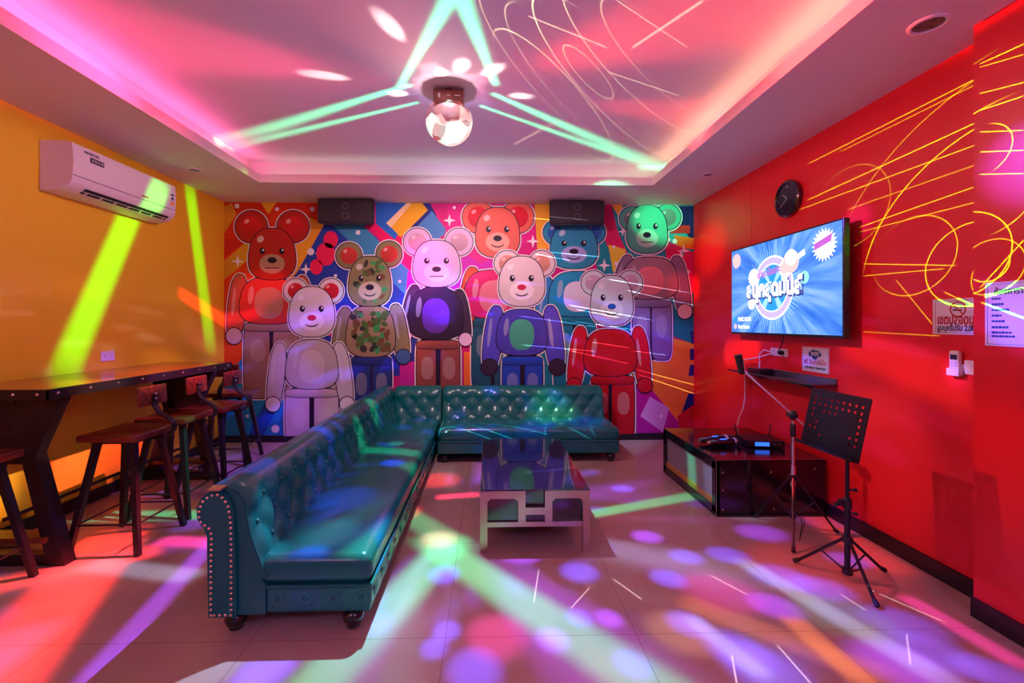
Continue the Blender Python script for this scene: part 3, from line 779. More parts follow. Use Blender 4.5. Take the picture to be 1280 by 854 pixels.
# outlet with louvres in the sloping lower front
sl = Vector((0, .038, .055)).normalized()
def onslope(x, t, off=.001): return Vector((x, .012+.038*t-off*.82, .13+.055*t+off*.57))
m = MB()
def slopequad(x0, x1, t0, t1, off): m.flat([onslope(x0, t0, off), onslope(x1, t0, off), onslope(x1, t1, off), onslope(x0, t1, off)])
m.prism([onslope(-.36, .16, .002), onslope(.43, .16, .002), onslope(.43, .92, .002), onslope(-.36, .92, .002)], (0, .004, -.003))
m.build('air_outlet', M['ac_slot'], ac)
m = MB(); m.prism([onslope(-.365, .46, .004), onslope(.435, .46, .004), onslope(.435, .62, .010), onslope(-.365, .62, .010)], (0, .002, -.002)); 
m.prism([onslope(-.365, .08, .004), onslope(.435, .08, .004), onslope(.435, .2, .010), onslope(-.365, .2, .010)], (0, .002, -.002))
m.build('louvre', M['ac_white'], ac)
m = MB()
for k in range(7): m.prism([onslope(-.33+.12*k, .12, .003), onslope(-.315+.12*k, .12, .003), onslope(-.315+.12*k, .6, .006), onslope(-.33+.12*k, .6, .006)], (0, .002, -.002))
m.build('louvre_ribs', M['ac_white'], ac)
text_mesh('INVERTER', .026, M['ac_grey'], 'lettering', ac, (-.40, .275, .2075), .0003)
m = MB(); m.box((-.30, .245, .2075), (.11, .036, .002), bevel=.0009); m.build('badge', M['ac_grey'], ac)
m = MB()
for k in range(4): m.box((-.335+k*.022, .245, .2088), (.012, .016+.004*(k % 2), .001))
m.box((-.262, .245, .2088), (.018, .02, .001))
m.build('badge_print', M['pale'], ac)
m = MB()
for k in range(7): m.box((.10+k*.011, .132+.003*(k % 2), .2070), (.008, .010+.004*((k*3) % 2), .0015))
m.build('red_logo', M['ink_red'], ac)
m = MB(); m.lathe([(.013, 0), (.013, .0015), (.001, .0015)], Matrix.Translation((.355, .175, .2065)), 16); m.build('round_mark', M['paper'], ac)
m = MB(); m.box((.435, .185, .2045), (.042, .075, .004)); st = m.build('energy_sticker', M['ink_orange'], ac)
m = MB(); m.box((.435, .232, .2045), (.042, .016, .004)); m.lathe([(.014, 0), (.014, .001), (.001, .001)], Matrix.Translation((.435, .20, .2066)), 16); m.build('sticker_print', M['ink_blue'], ac)

# outlet on the yellow wall
def socket_plate(name, lab, cat, loc, rot, wdt, hgt, holes):
    t = thing(name, lab, cat, loc, rot)
    m = MB(); m.box((0, 0, .005), (wdt, hgt, .01), bevel=.003); m.build('plate', M['white_plastic'], t)
    m = MB()
    for x in holes:
        m.box((x, 0, .0102), (.038, .042, .0016), bevel=.0006)
    ins = m.build('insert', M['paper'], t)
    m = MB()
    for x in holes:
        for dx in (-.007, .007): m.box((x+dx, .004, .0112), (.003, .010, .0012))
        m.box((x, -.011, .0112), (.005, .005, .0012))
    m.build('slots', M['ink_black'], ins)
    return t
socket_plate('wall_outlet', 'white double power outlet on the yellow wall above the bar table', 'power outlet', (XL, 3.487, 1.06), ON_LEFT, .118, .074, (-.026, .026))

# ---------------------------------------------------------------- downlights in the soffit
def downlight(x, y, r, lab):
    t = thing('downlight', lab, 'downlight', (x, y, ZS), group='recessed downlights in the ceiling border')
    m = MB(); m.lathe([(r, 0), (r, -.006), (r*.86, -.010), (r*.78, -.004), (r*.78, 0)], None, 28); m.build('trim_ring', M['white'], t, smooth=True)
    m = MB(); m.lathe([(r*.78, -.0005), (r*.70, -.003), (r*.3, -.0035), (.001, -.004)], None, 28); m.build('lamp_glass', M['ring'], t, smooth=True)
    m = MB()
    for k in range(3):
        a = k*2*PI/3+.4; m.box((math.cos(a)*r*.45, math.sin(a)*r*.45, -.0045), (r*.3, r*.06, .002), rot=(0, 0, a))
    m.build('clips', M['black_metal'], t)
downlight(1.952, 1.941, .072, 'large recessed downlight in the right ceiling border, nearest the camera')
downlight(1.958, 3.954, .052, 'small recessed downlight in the right ceiling border above the clock')
downlight(-2.549, 3.947, .052, 'small recessed downlight in the left ceiling border near the air conditioner')

# ---------------------------------------------------------------- loudspeakers above the mural
def speaker(cx, lab):
    t = thing('loudspeaker', lab, 'loudspeaker', (cx, YB, 2.50), ON_BACK, group='loudspeakers above the mural')
    m = MB(); tilt = .035; wd, ht = .295, .128
    ring = lambda z, w_, h_, dy: [(-w_, -h_+dy, z), (w_, -h_+dy, z), (w_, h_+dy, z), (-w_, h_+dy, z)]
    m.loft([ring(.03, wd-.05, ht-.01, 0), ring(.17, wd, ht, 0), ring(.21, wd, ht, 0)])
    bmesh.ops.bevel(m.bm, geom=m.bm.edges[:], offset=.006, segments=2, affect='EDGES')
    m.build('cabinet', M['black_plastic'], t, smooth=True, angle=30)
    m = MB(); pts = [(-wd+.012, -ht+.035), (-wd+.035, -ht+.012), (wd-.035, -ht+.012), (wd-.012, -ht+.035), (wd-.012, ht-.035), (wd-.035, ht-.012), (-wd+.035, ht-.012), (-wd+.012, ht-.035)]
    m.prism([(x, y, .209) for x, y in pts], (0, 0, .008)); m.build('grille', M['grille'], t)
    for y in (.05, -.05):
        m = MB(); m.lathe([(.036, .0), (.036, .003), (.030, .003), (.030, 0)], Matrix.Translation((0, y, .2165)), 24)
        m.build('tweeter_ring', M['ring'], t, smooth=True)
    for sx in (-1, 1):
        m = MB(); m.box((sx*.12, 0, .017), (.05, .10, .03)); m.build('bracket', M['black_metal'], t)
speaker(-1.518, 'black loudspeaker high on the left half of the mural')
speaker(.948, 'black loudspeaker high on the right half of the mural')

# ---------------------------------------------------------------- television
def emit_mat(name, col, st):
    m = bpy.data.materials.new(name); m.use_nodes = True; nt = m.node_tree
    b = nt.nodes['Principled BSDF']; b.inputs['Base Color'].default_value = (.01, .01, .012, 1); b.inputs['Roughness'].default_value = .25
    b.inputs['Emission Color'].default_value = col; b.inputs['Emission Strength'].default_value = st
    return m
def screen_mat():
    m = emit_mat('lit screen', (0, 0, 0, 1), 1.0); nt = m.node_tree; b = nt.nodes['Principled BSDF']; L = nt.links.new
    tc = nt.nodes.new('ShaderNodeTexCoord'); sp = nt.nodes.new('ShaderNodeSeparateXYZ'); L(tc.outputs['Object'], sp.inputs[0])
    at = nt.nodes.new('ShaderNodeMath'); at.operation = 'ARCTAN2'; L(sp.outputs[1], at.inputs[0]); L(sp.outputs[0], at.inputs[1])
    ln = nt.nodes.new('ShaderNodeVectorMath'); ln.operation = 'LENGTH'; L(tc.outputs['Object'], ln.inputs[0])
    cb = nt.nodes.new('ShaderNodeCombineXYZ'); L(at.outputs[0], cb.inputs[0]); L(ln.outputs['Value'], cb.inputs[1])
    mp = nt.nodes.new('ShaderNodeMapping'); mp.inputs['Scale'].default_value = (3.2, .9, 1); L(cb.outputs[0], mp.inputs[0])
    n = nt.nodes.new('ShaderNodeTexNoise'); n.inputs['Scale'].default_value = 1.6; n.inputs['Detail'].default_value = 3; L(mp.outputs[0], n.inputs['Vector'])
    r = nt.nodes.new('ShaderNodeValToRGB')
    r.color_ramp.elements[0].position = .32; r.color_ramp.elements[0].color = rgb(22, 96, 206)
    r.color_ramp.elements[1].position = .72; r.color_ramp.elements[1].color = rgb(150, 190, 246)
    e = r.color_ramp.elements.new(.5); e.color = rgb(76, 140, 232)
    L(n.outputs['Fac'], r.inputs[0]); L(r.outputs[0], b.inputs['Emission Color'])
    return m
tv = thing('television', 'large flat television showing a bright blue title screen on the red wall', 'television', (XR, 3.372, 1.59), ON_RIGHT)
TW, THh = 1.29, .755
m = MB(); m.box((0, 0, .085), (TW, THh, .04), bevel=.004); m.box((0, -.03, .055), (TW*.7, THh*.66, .03), bevel=.01); m.build('bezel', M['black_plastic'], tv)
m = MB(); m.box((0, 0, .02), (.42, .3, .04)); m.build('wall_mount', M['black_metal'], tv)
m = MB(); m.box((0, .003, .1055), (TW-.022, THh-.032, .002)); scr = m.build('screen', screen_mat(), tv)
W1 = emit_mat('screen white', rgb(250, 252, 255), 1.15); W2_ = emit_mat('screen lilac', rgb(196, 176, 224), 1); W3 = emit_mat('screen purple', rgb(190, 90, 200), 1)
W4 = emit_mat('screen navy', rgb(40, 60, 140), 1); W5 = emit_mat('screen pink', rgb(255, 190, 190), 1.05); W6 = emit_mat('screen cyan', rgb(20, 150, 220), 1); W7 = emit_mat('screen mint', rgb(150, 236, 214), 1); W8 = emit_mat('screen sky', rgb(160, 214, 250), 1)
def disc(m, x, y, r0, r1, z, n=40, sy=1.0, jag=0):
    for k in range(n):
        a, b = 2*PI*k/n, 2*PI*(k+1)/n
        ra = r1*(1-jag*(k % 2)); rb = r1*(1-jag*((k+1) % 2))
        if r0 <= 0: m.flat([(x, y, z), (x+ra*math.cos(a), y+ra*sy*math.sin(a), z), (x+rb*math.cos(b), y+rb*sy*math.sin(b), z)])
        else: m.flat([(x+r0*math.cos(a), y+r0*sy*math.sin(a), z), (x+ra*math.cos(a), y+ra*sy*math.sin(a), z), (x+rb*math.cos(b), y+rb*sy*math.sin(b), z), (x+r0*math.cos(b), y+r0*sy*math.sin(b), z)])
z0 = .1067; gx, gy = -.06, -.005
m = MB(); m.use(W8)
for k in range(64):
    a = 2*PI*k/64; l = .31+.03*(k % 2); d = Vector((math.cos(a), math.sin(a), 0)); p = Vector((-math.sin(a), math.cos(a), 0))*.0035; c0 = Vector((gx, gy, z0))
    m.flat([c0+d*.24-p, c0+d*l-p*.4, c0+d*l+p*.4, c0+d*.24+p])
m.use(W1); disc(m, gx, gy, .236, .25, z0+.0003); m.use(W2_); disc(m, gx, gy, .19, .236, z0+.0003)
m.use(W1); disc(m, gx, gy, .180, .19, z0+.0003); m.use(W6); disc(m, gx, gy, 0, .180, z0+.0002)
m.use(W8)
for a in (.9, 2.2, 4.1, 5.3): 
    d = Vector((math.cos(a), math.sin(a), 0)); p = Vector((-math.sin(a), math.cos(a), 0))*.03; c0 = Vector((gx, gy, z0+.0004)); m.flat([c0, c0+d*.17-p, c0+d*.178, c0+d*.17+p])
m.use(W1)
disc(m, gx-.24, .10, 0, .075, z0+.0006, 24, jag=.12); disc(m, gx-.27, -.12, 0, .05, z0+.0006, 20, jag=.1); disc(m, gx+.16, .13, 0, .07, z0+.0006, 24)
m.use(W5); disc(m, gx+.22, .17, 0, .085, z0+.0007, 28); disc(m, gx+.15, .13, 0, .045, z0+.0008, 20)
m.use(W1); m.flat([(gx+.29, .17, z0+.0008), (gx+.37, .20, z0+.0008), (gx+.36, .24, z0+.0008), (gx+.28, .21, z0+.0008)]); disc(m, gx+.22, .20, 0, .06, z0+.0008, 24)
m.use(W7); disc(m, gx+.36, .04, 0, .045, z0+.0007, 22)
# bursts in the upper corners
m.use(W1); disc(m, TW/2-.16, .235, 0, .115, z0+.0003, 44, jag=.28); m.use(W3); m.flat([(TW/2-.25, .21, z0+.0006), (TW/2-.10, .25, z0+.0006), (TW/2-.09, .30, z0+.0006), (TW/2-.25, .255, z0+.0006)])
m.use(W5); disc(m, -TW/2+.09, .27, 0, .07, z0+.0003, 36, sy=1, jag=.2)
m.use(W6); disc(m, -TW/2+.07, -.245, 0, .024, z0+.0003, 16); m.use(W5); disc(m, -TW/2+.07, -.31, 0, .022, z0+.0003, 18)
m.build('title_graphic', None, scr, recalc=False)
for f in bpy.data.objects['title_graphic'].data.polygons: pass
text_mesh('สนุกสุดมันส์', .165, W4, 'title_shadow', scr, (gx+.008, -.072, z0+.0010), .014, .70, 'CENTER')
text_mesh('สนุกสุดมันส์', .165, W1, 'title_lettering', scr, (gx, -.062, z0+.0018), .009, .68, 'CENTER')
text_mesh('คาราโอเกะ', .075, W3, 'title_lettering', scr, (gx-.04, .095, z0+.0014), .002, .30, 'CENTER', .12)
text_mesh('PANIC ROOM', .048, W1, 'screen_lettering', scr, (-TW/2+.115, -.262, z0+.0012), .0012, .19)
text_mesh('Panic Room', .046, W1, 'screen_lettering', scr, (-TW/2+.115, -.326, z0+.0012), .0012, .17)

# ---------------------------------------------------------------- wall clock
ck = thing('wall_clock', 'round black wall clock above the television', 'clock', (XR, 3.372, 2.262), ON_RIGHT)
m = MB(); m.lathe([(.001, .0), (.138, .0), (.142, .012), (.140, .034), (.130, .040), (.122, .034), (.12, .026), (.001, .026)], None, 44); m.build('case', M['black_gloss'], ck, smooth=True, angle=30)
m = MB(); m.lathe([(.119, .0265), (.001, .0267)], None, 40); dl = m.build('dial', M['clock_face'], ck)
m = MB()
for k in range(12):
    a = k*PI/6; r = .10; m.box((r*math.sin(a), r*math.cos(a), .0275), (.004, .013 if k % 3 else .020, .001), rot=Matrix.Rotation(-a, 4, 'Z'))
m.build('hour_marks', M['ring'], dl)
def hand(n, a, l, wd):
    m = MB(); m.box((math.sin(a)*l/2, math.cos(a)*l/2, .030), (wd, l, .0015), rot=Matrix.Rotation(-a, 4, 'Z')); m.build(n, M['pale'], ck)
hand('hour_hand', math.radians(312), .06, .006); hand('minute_hand', math.radians(238), .088, .004)
text_mesh('12', .026, M['pale'], 'numeral', ck, (0, .082, .0272), 0, None, 'CENTER')

# ---------------------------------------------------------------- things on the red wall below the television
so_ = socket_plate('wall_outlet', 'white power outlet with a black plug on the red wall under the television', 'power outlet', (XR, 3.50, 1.078), ON_RIGHT, .205, .062, (-.06, -.01, .05))
pg = thing('power_plug', 'black plug in the outlet under the television', 'plug', (XR, 3.445, 1.078), ON_RIGHT)
m = MB(); m.lathe([(.016, .012), (.018, .02), (.015, .04), (.006, .05)], None, 14)
m.build('plug_body', M['rubber'], pg, smooth=True)
m = MB(); m.tube([(0, 0, .048), (.02, .02, .055), (.05, .07, .05), (.06, .15, .04), (.06, .2, .03)], .004, 8); m.build('plug_cord', M['rubber'], pg, smooth=True)
wf = thing('wifi_sign', 'small white square sign with a blue wifi cloud on the red wall', 'sign', (XR, 3.108, 1.05), ON_RIGHT)
m = MB(); m.box((0, 0, .003), (.256, .176, .006)); m.build('board', M['paper'], wf)
m = MB()
for (x, y, w_, h_) in ((0, .082, .24, .0016), (0, -.082, .24, .0016), (.12, 0, .0016, .164), (-.12, 0, .0016, .164)): m.box((x, y, .0063), (w_, h_, .001))
m.build('border_line', M['ink_red'], wf)
m = MB(); m.use(M['ink_blue'])
for (x, y, r) in ((-.012, .045, .03), (.024, .046, .024), (-.04, .04, .022), (.045, .038, .017), (.0, .028, .03)): disc(m, x, y, 0, r, .0064+.0001*abs(x), 20, .9)
m.build('cloud', None, wf, recalc=False)
text_mesh('WiFi', .040, M['paper'], 'lettering', wf, (0, .028, .0072), .0012, None, 'CENTER')
text_mesh('ฟรี อินเตอร์เน็ต', .046, M['ink_red'], 'lettering', wf, (0, -.032, .0066), .0008, .215, 'CENTER')
text_mesh('wireless internet', .03, M['ink_green'], 'lettering', wf, (0, -.066, .0066), .0008, .205, 'CENTER')
# thin black shelf
sh = thing('wall_shelf', 'thin black floating shelf under the television', 'shelf', (XR, 3.42, .895), ON_RIGHT)
m = MB(); m.box((0, 0, .09), (1.03, .016, .18), bevel=.003); m.build('shelf_board', M['black_gloss'], sh)
m = MB(); m.box((.13, .026, .006), (.76, .036, .012), bevel=.002); m.build('back_rail', M['ring'], sh)
for x in (-.3, .3):
    m = MB(); m.prism([(x-.01, -.008, .004), (x-.01, -.06, .004), (x-.01, -.008, .13)], (.02, 0, 0)); m.build('bracket', M['black_metal'], sh)
rt = thing('set_top_box', 'small black box lying on the shelf under the television', 'set-top box', (XR-.085, 3.62, .903))
m = MB(); m.box((0, 0, .018), (.11, .17, .036), bevel=.005); m.build('case', M['black_plastic'], rt)
m = MB(); m.box((-.0555, 0, .018), (.002, .12, .014)); m.build('front_window', M['black_gloss'], rt)
cb = MB()
cb.tube([(XR-.013, 3.58, 1.075), (XR-.05, 3.63, 1.09), (XR-.06, 3.67, 1.05), (XR-.07, 3.65, .99), (XR-.09, 3.62, .945)], .005, 8)
cb.tube([(XR-.013, 3.56, 1.07), (XR-.06, 3.66, 1.03), (XR-.09, 3.78, 1.0), (XR-.06, 3.90, .985), (XR-.03, 3.955, .96)], .005, 8)
cb.tube([(XR-.03, 3.955, .96), (XR-.014, 3.965, .90), (XR-.02, 3.95, .80), (XR-.03, 3.93, .66), (XR-.03, 3.96, .54), (XR-.06, 3.98, .45), (XR-.10, 3.93, .40)], .005, 8)
tag(cb.build('power_cable', M['cable_white'], None, smooth=True), 'white cable hanging from the outlet past the shelf to the black cabinet', 'cable')
# no-smoking sign, half hidden by the pilaster
ns = thing('no_smoking_sign', 'white no smoking sign with red circle and Thai lettering on the red wall', 'sign', (XR, 2.1135, 1.342), ON_RIGHT)
sw = .305
m = MB(); m.box((0, 0, .003), (sw, .178, .006)); m.build('board', M['paper'], ns)
m = MB()
for (x, y, w_, h_) in ((0, .080, sw-.03, .0022), (0, -.080, sw-.03, .0022), (sw/2-.014, 0, .002, .16), (-sw/2+.014, 0, .002, .16)): m.box((x, y, .0063), (w_, h_, .001))
m.build('border_line', M['ink_red'], ns)
cxn, cyn = -.028, .036
m = MB(); m.use(M['ink_red']); disc(m, cxn, cyn, .032, .039, .0068, 36)
m.box((cxn, cyn, .0068), (.068, .006, .0006), rot=Matrix.Rotation(-PI/4, 4, 'Z'))
m.build('prohibition_ring', None, ns)
m = MB(); m.use(M['ink_black']); m.box((cxn-.006, cyn-.004, .0064), (.036, .007, .0006)); m.box((cxn+.016, cyn-.004, .0064), (.006, .007, .0006))
m.tube([(cxn+.016, cyn+.004, .0066), (cxn+.02, cyn+.011, .0066), (cxn+.013, cyn+.016, .0066), (cxn+.016, cyn+.023, .0066)], .0012, 6)
m.build('cigarette_symbol', None, ns)
text_mesh('เขตปลอดบุหรี่', .064, M['ink_red'], 'lettering', ns, (-sw/2+.022, -.036, .0066), .0022, .218)
text_mesh('สูบบุหรี่ปรับ 2,000 บาท', .040, M['ink_black'], 'lettering', ns, (-sw/2+.022, -.070, .0066), .0012, .245)
# price notice on the pilaster
nt_ = thing('price_notice', 'white printed karaoke room price notice on the pilaster at the right edge', 'notice', (XP, 1.715, 1.348), ON_RIGHT)
nw, nh_ = .37, .272
m = MB(); m.box((0, 0, .002), (nw, nh_, .004)); m.build('sheet', M['paper'], nt_)
m = MB()
for (x, y, w_, h_) in ((0, .128, nw-.02, .0014), (0, -.128, nw-.02, .0014), (-nw/2+.010, 0, .0014, .256), (nw/2-.010, 0, .0014, .256)): m.box((x, y, .0043), (w_, h_, .001))
m.build('border_line', M['ring'], nt_)
text_mesh('ห้องคาราโอเกะ', .036, M['ink_black'], 'lettering', nt_, (-nw/2+.035, .084, .0046), .0008, .165)
m = MB(); rr = random.Random(3)
for k, y in enumerate((.066, .042, .018, -.006, -.030, -.056, -.078, -.094)):
    x = -nw/2+.026
    for q in range(3+(k % 3)+(3 if k > 5 else 0)):
        l = rr.uniform(.008, .013); m.box((x+l/2, y, .0044), (l, rr.uniform(.007, .010), .0008)); x += l+.002
    x = nw/2-.10 if k < 5 else -.02
    for q in range(3):
        l = rr.uniform(.006, .010); m.box((x+l/2, y, .0044), (l, .007, .0008)); x += l+.002
m.build('printed_lines', M['ink_blue'], nt_)
text_mesh('}', .09, M['ink_black'], 'brace_mark', nt_, (.045, -.10, .0046), .0002)
# air-conditioner remote in its holder, and a switch plate
rm = thing('remote_control', 'white remote control in a holder on the red wall under the no smoking sign', 'remote control', (XR, 2.143, 1.115), ON_RIGHT)
m = MB(); m.box((0, 0, .016), (.046, .118, .02), bevel=.005); m.build('body', M['white_plastic'], rm)
m = MB(); m.box((0, .028, .0265), (.032, .024, .002)); m.build('display', M['ac_slot'], rm)
m = MB()
for k in range(3):
    for q in range(2): m.box((-.009+.018*q, .0-.014*k, .0268), (.011, .007, .002), bevel=.0006)
m.build('keys', M['pale'], rm)
m = MB(); m.box((0, -.035, .003), (.058, .06, .006)); m.box((0, -.045, .031), (.058, .034, .003)); 
for sx in (-1, 1): m.box((sx*.0275, -.045, .017), (.003, .034, .03))
m.box((0, -.0615, .017), (.058, .003, .03)); m.build('holder', M['white_plastic'], rm)
sp_ = thing('light_switch', 'white switch plate half hidden behind the pilaster', 'light switch', (XR, 2.055, 1.097), ON_RIGHT)
m = MB(); m.box((0, 0, .004), (.112, .068, .008), bevel=.002); m.build('plate', M['white_plastic'], sp_)
m = MB(); m.box((-.018, 0, .009), (.026, .036, .004), bevel=.001); m.box((.018, 0, .009), (.026, .036, .004), bevel=.001); m.build('rocker', M['paper'], sp_)
# ---------------------------------------------------------------- low black cabinet
KX0, KX1, KY0, KY1, KZ = 1.535, 2.285, 2.985, 3.90, .386
kb = thing('equipment_cabinet', 'low glossy black cabinet with grey side window on the floor by the red wall', 'cabinet', ((KX0+KX1)/2, (KY0+KY1)/2, 0))
kx, ky = (KX1-KX0)/2, (KY1-KY0)/2
M['cab_black'] = mat('black laminate', (.010, .006, .012, 1), .12, coat=.4)
M['cab_cloth'] = mat('grey speaker cloth', rgb(150, 148, 160), .35, coat=.25, bump=(300, .4, .002))
M['cab_orange'] = mat('orange brown strip', rgb(196, 140, 70), .5)
M['alu'] = mat('worn metal edge', (.55, .42, .42, 1), .3, 1)
m = MB()
m.box((0, 0, KZ-.009), (2*kx, 2*ky, .018), bevel=.002)
m.box((0, 0, .011), (2*kx, 2*ky, .022))
m.box((0, -ky+.009, KZ/2), (2*kx, .018, KZ-.03)); m.box((0, ky-.009, KZ/2), (2*kx, .018, KZ-.03)); m.box((kx-.009, 0, KZ/2), (.018, 2*ky-.04, KZ-.03))
# frame of the window on the left side
m.box((-kx+.012, 0, KZ-.042), (.024, 2*ky, .05)); m.box((-kx+.012, 0, .042), (.024, 2*ky, .046))
m.box((-kx+.012, -ky+.03, KZ/2), (.024, .06, KZ-.05)); m.box((-kx+.012, ky-.024, KZ/2), (.024, .048, KZ-.05))
m.build('carcass', M['cab_black'], kb)
m = MB(); m.box((-kx+.020, .005, .212), (.008, 2*ky-.10, .27)); m.build('cloth_panel', M['cab_cloth'], kb)
m = MB(); m.box((-kx+.014, .005, .084), (.014, 2*ky-.11, .04)); m.build('lower_strip', M['cab_orange'], kb)  # orange brown strip along the bottom of the side window
m = MB()
m.box((-kx, -ky, KZ/2), (.003, .003, KZ)); m.box((0, -ky, KZ-.001), (2*kx, .003, .003)); m.build('edge_trim', M['alu'], kb)
m = MB()
for x, z in ((-.33, .30), (-.33, .05), (0.0, .30), (0.02, .05), (.14, .12), (.30, .32), (-.33, .18)): m.sphere((x, -ky-.001, z), (.007, .004, .007), 8, 6)
m.build('screws', M['alu'], kb, smooth=True)

def microphone(name, loc, ang, lab, cap):
    t = thing(name, lab, 'microphone', loc, (0, 0, ang), group='wireless microphones on the cabinet')
    R = Matrix.Rotation(PI/2, 4, 'Y')
    m = MB(); m.lathe([(.001, -.115), (.019, -.115), (.0205, -.10), (.0215, -.02), (.023, .05), (.026, .075), (.026, .085), (.001, .085)], R, 18); m.build('handle', M['black_gloss'], t, smooth=True, angle=35)
    m = MB(); m.sphere((.112, 0, 0), (.034, .029, .029), 16, 12); m.build('grille_head', M['grille'], t, smooth=True)
    m = MB(); m.lathe([(.027, .082), (.031, .088), (.031, .098), (.027, .104)], R, 20); plabel(m.build('collar', M['mic_head'], t, smooth=True), 'silver collar')
    m = MB(); m.lathe([(.001, -.135), (.013, -.135), (.015, -.128), (.015, -.114), (.001, -.114)], R, 16); m.build('antenna_cap', cap, t, smooth=True)
    m = MB(); m.box((0, 0, .0225), (.05, .014, .004), bevel=.001); m.build('switch', M['blue_lcd'], t)
    return t
microphone('microphone', (1.755, 3.31, KZ+.0315), .16, 'black wireless microphone with a copper coloured cap, nearer one on the cabinet', M['copper'])
microphone('microphone', (1.735, 3.395, KZ+.0315), .18, 'black wireless microphone with a dark cap, behind the copper capped one', M['ring'])
dk = thing('audio_receiver', 'black receiver box with blue display at the wall end of the cabinet', 'receiver', (2.06, 3.36, KZ), (0, 0, -.12))
m = MB(); m.box((0, 0, .03), (.26, .22, .05), bevel=.006); m.build('case', M['black_plastic'], dk)
m = MB(); m.box((-.03, -.111, .03), (.10, .003, .028)); plabel(m.build('display', M['blue_lcd'], dk), 'glowing blue display')
m = MB()
for x in (.06, .09): m.lathe([(.011, 0), (.010, .010), (.001, .010)], Matrix.Translation((x, -.11, .03)) @ Matrix.Rotation(PI/2, 4, 'X'), 12)
m.build('knobs', M['ring'], dk, smooth=True)
m = MB()
for x in (-.12, .12): m.tube([(x, .10, .05), (x*1.15, .115, .13)], .005, 8)
m.build('antennas', M['rubber'], dk, smooth=True)
m = MB()
for x in (-.09, -.02, .05): m.lathe([(.004, 0), (.004, .0045), (.001, .0045)], Matrix.Translation((x, -.06, .0).__class__((x, -.06, .0002))), 8)
m.build('rubber_feet', M['rubber'], dk)
cb = MB()
cb.tube([(1.97, 3.52, KZ+.008), (1.88, 3.56, KZ+.012), (1.80, 3.52, KZ+.008), (1.84, 3.47, KZ+.012), (1.93, 3.50, KZ+.018), (1.99, 3.56, KZ+.012), (1.93, 3.60, KZ+.008), (1.83, 3.57, KZ+.02), (1.87, 3.50, KZ+.026), (2.0, 3.53, KZ+.014)], .006, 8)
tag(cb.build('audio_cable', M['rubber'], None, smooth=True), 'coiled black cable behind the microphones on the cabinet', 'cable')

# ---------------------------------------------------------------- microphone stand
ms = thing('microphone_stand', 'chrome boom microphone stand on a tripod in front of the black cabinet', 'microphone stand', (1.90, 2.75, 0))
m = MB(); m.tube([(0, 0, .09), (0, 0, .70)], .0105, 12); m.tube([(0, 0, .29), (0, 0, .42)], .016, 14); m.build('pole', M['chrome'], ms, smooth=True)
m = MB(); m.lathe([(.013, .60), (.0165, .605), (.0165, .665), (.012, .68)], None, 14); m.build('height_grip', M['rubber'], ms, smooth=True)
m = MB(); m.box((0, 0, .345), (.05, .04, .04), bevel=.006); m.build('hub', M['black_plastic'], ms)
m = MB(); m.lathe([(.012, .09), (.018, .095), (.018, .12), (.012, .125)], None, 12); m.build('lower_collar', M['black_plastic'], ms)
for tip in ((-.11, .222, 0), (.27, -.02, 0), (-.17, -.25, 0)):
    t = Vector(tip); a = t.normalized()
    m = MB(); m.tube([a*.02+Vector((0, 0, .345)), t*.96+Vector((0, 0, .016))], .007, 8)
    m.tube([Vector((0, 0, .105))+a*.015, t*.45+Vector((0, 0, .19))], .004, 6)
    l = m.build('leg', M['black_metal'], ms, smooth=True)
    m = MB(); m.tube([t*.92+Vector((0, 0, .025)), t*1.0+Vector((0, 0, .011))], .011, 10); m.build('rubber_foot', M['rubber'], l, smooth=True)
BJ = Vector((0, 0, .735)); BA = Vector((-.275, .10, 1.02))
bd = (BA-BJ).normalized()
m = MB(); m.tube([BJ-bd*.14, BA], .0065, 10); m.build('boom', M['chrome'], ms, smooth=True)
m = MB(); m.sphere(BJ, (.026, .024, .03), 12, 8); m.tube([BJ+Vector((-.005, -.035, 0)), BJ+Vector((-.005, .04, 0))], .014, 10); m.tube([BJ+Vector((0, .035, 0)), BJ+Vector((.05, .045, -.012))], .008, 8); m.build('boom_clutch', M['black_plastic'], ms, smooth=True)
m = MB(); m.tube([BJ-bd*.155, BJ-bd*.10], .016, 12); m.build('counterweight', M['black_plastic'], ms, smooth=True)
m = MB(); m.tube([BA+Vector((.006, 0, -.03)), BA+Vector((-.004, 0, .02)), BA+Vector((-.016, 0, .085))], .017, 12, r2=.024); m.box(BA+Vector((.004, 0, -.02)), (.03, .028, .04), bevel=.005); m.build('microphone_clip', M['rubber'], ms, smooth=True)
m = MB()
for dx in (-.006, .006): m.tube([(dx*.8-.004, -.018, .30), (dx-.004, -.03, .2), (dx*1.4-.02, -.12, .12), (-.10, -.20, .05)], .0022, 6)
m.build('cord', M['rubber'], ms, smooth=True)

# ---------------------------------------------------------------- music stand
mu = thing('music_stand', 'black perforated music stand on a tripod at the right, nearest the camera', 'music stand', (1.83, 2.24, 0))
m = MB(); m.tube([(0, 0, .03), (0, 0, .40)], .0135, 12); m.tube([(0, 0, .38), (0, 0, .70)], .0095, 12); m.build('pole', M['black_metal'], mu, smooth=True)
for tip in ((-.165, .165, 0), (-.05, -.235, 0), (.25, .06, 0)):
    t = Vector(tip); a = t.normalized()
    m = MB(); m.tube([a*.018+Vector((0, 0, .205)), t*.95+Vector((0, 0, .014))], .008, 8)
    m.tube([a*.012+Vector((0, 0, .045)), t*.46+Vector((0, 0, .112))], .0045, 6)
    l = m.build('leg', M['black_metal'], mu, smooth=True)
    m = MB(); m.tube([t*.90+Vector((0, 0, .026)), t+Vector((0, 0, .012))], .0115, 10); m.build('rubber_foot', M['rubber'], l, smooth=True)
m = MB()
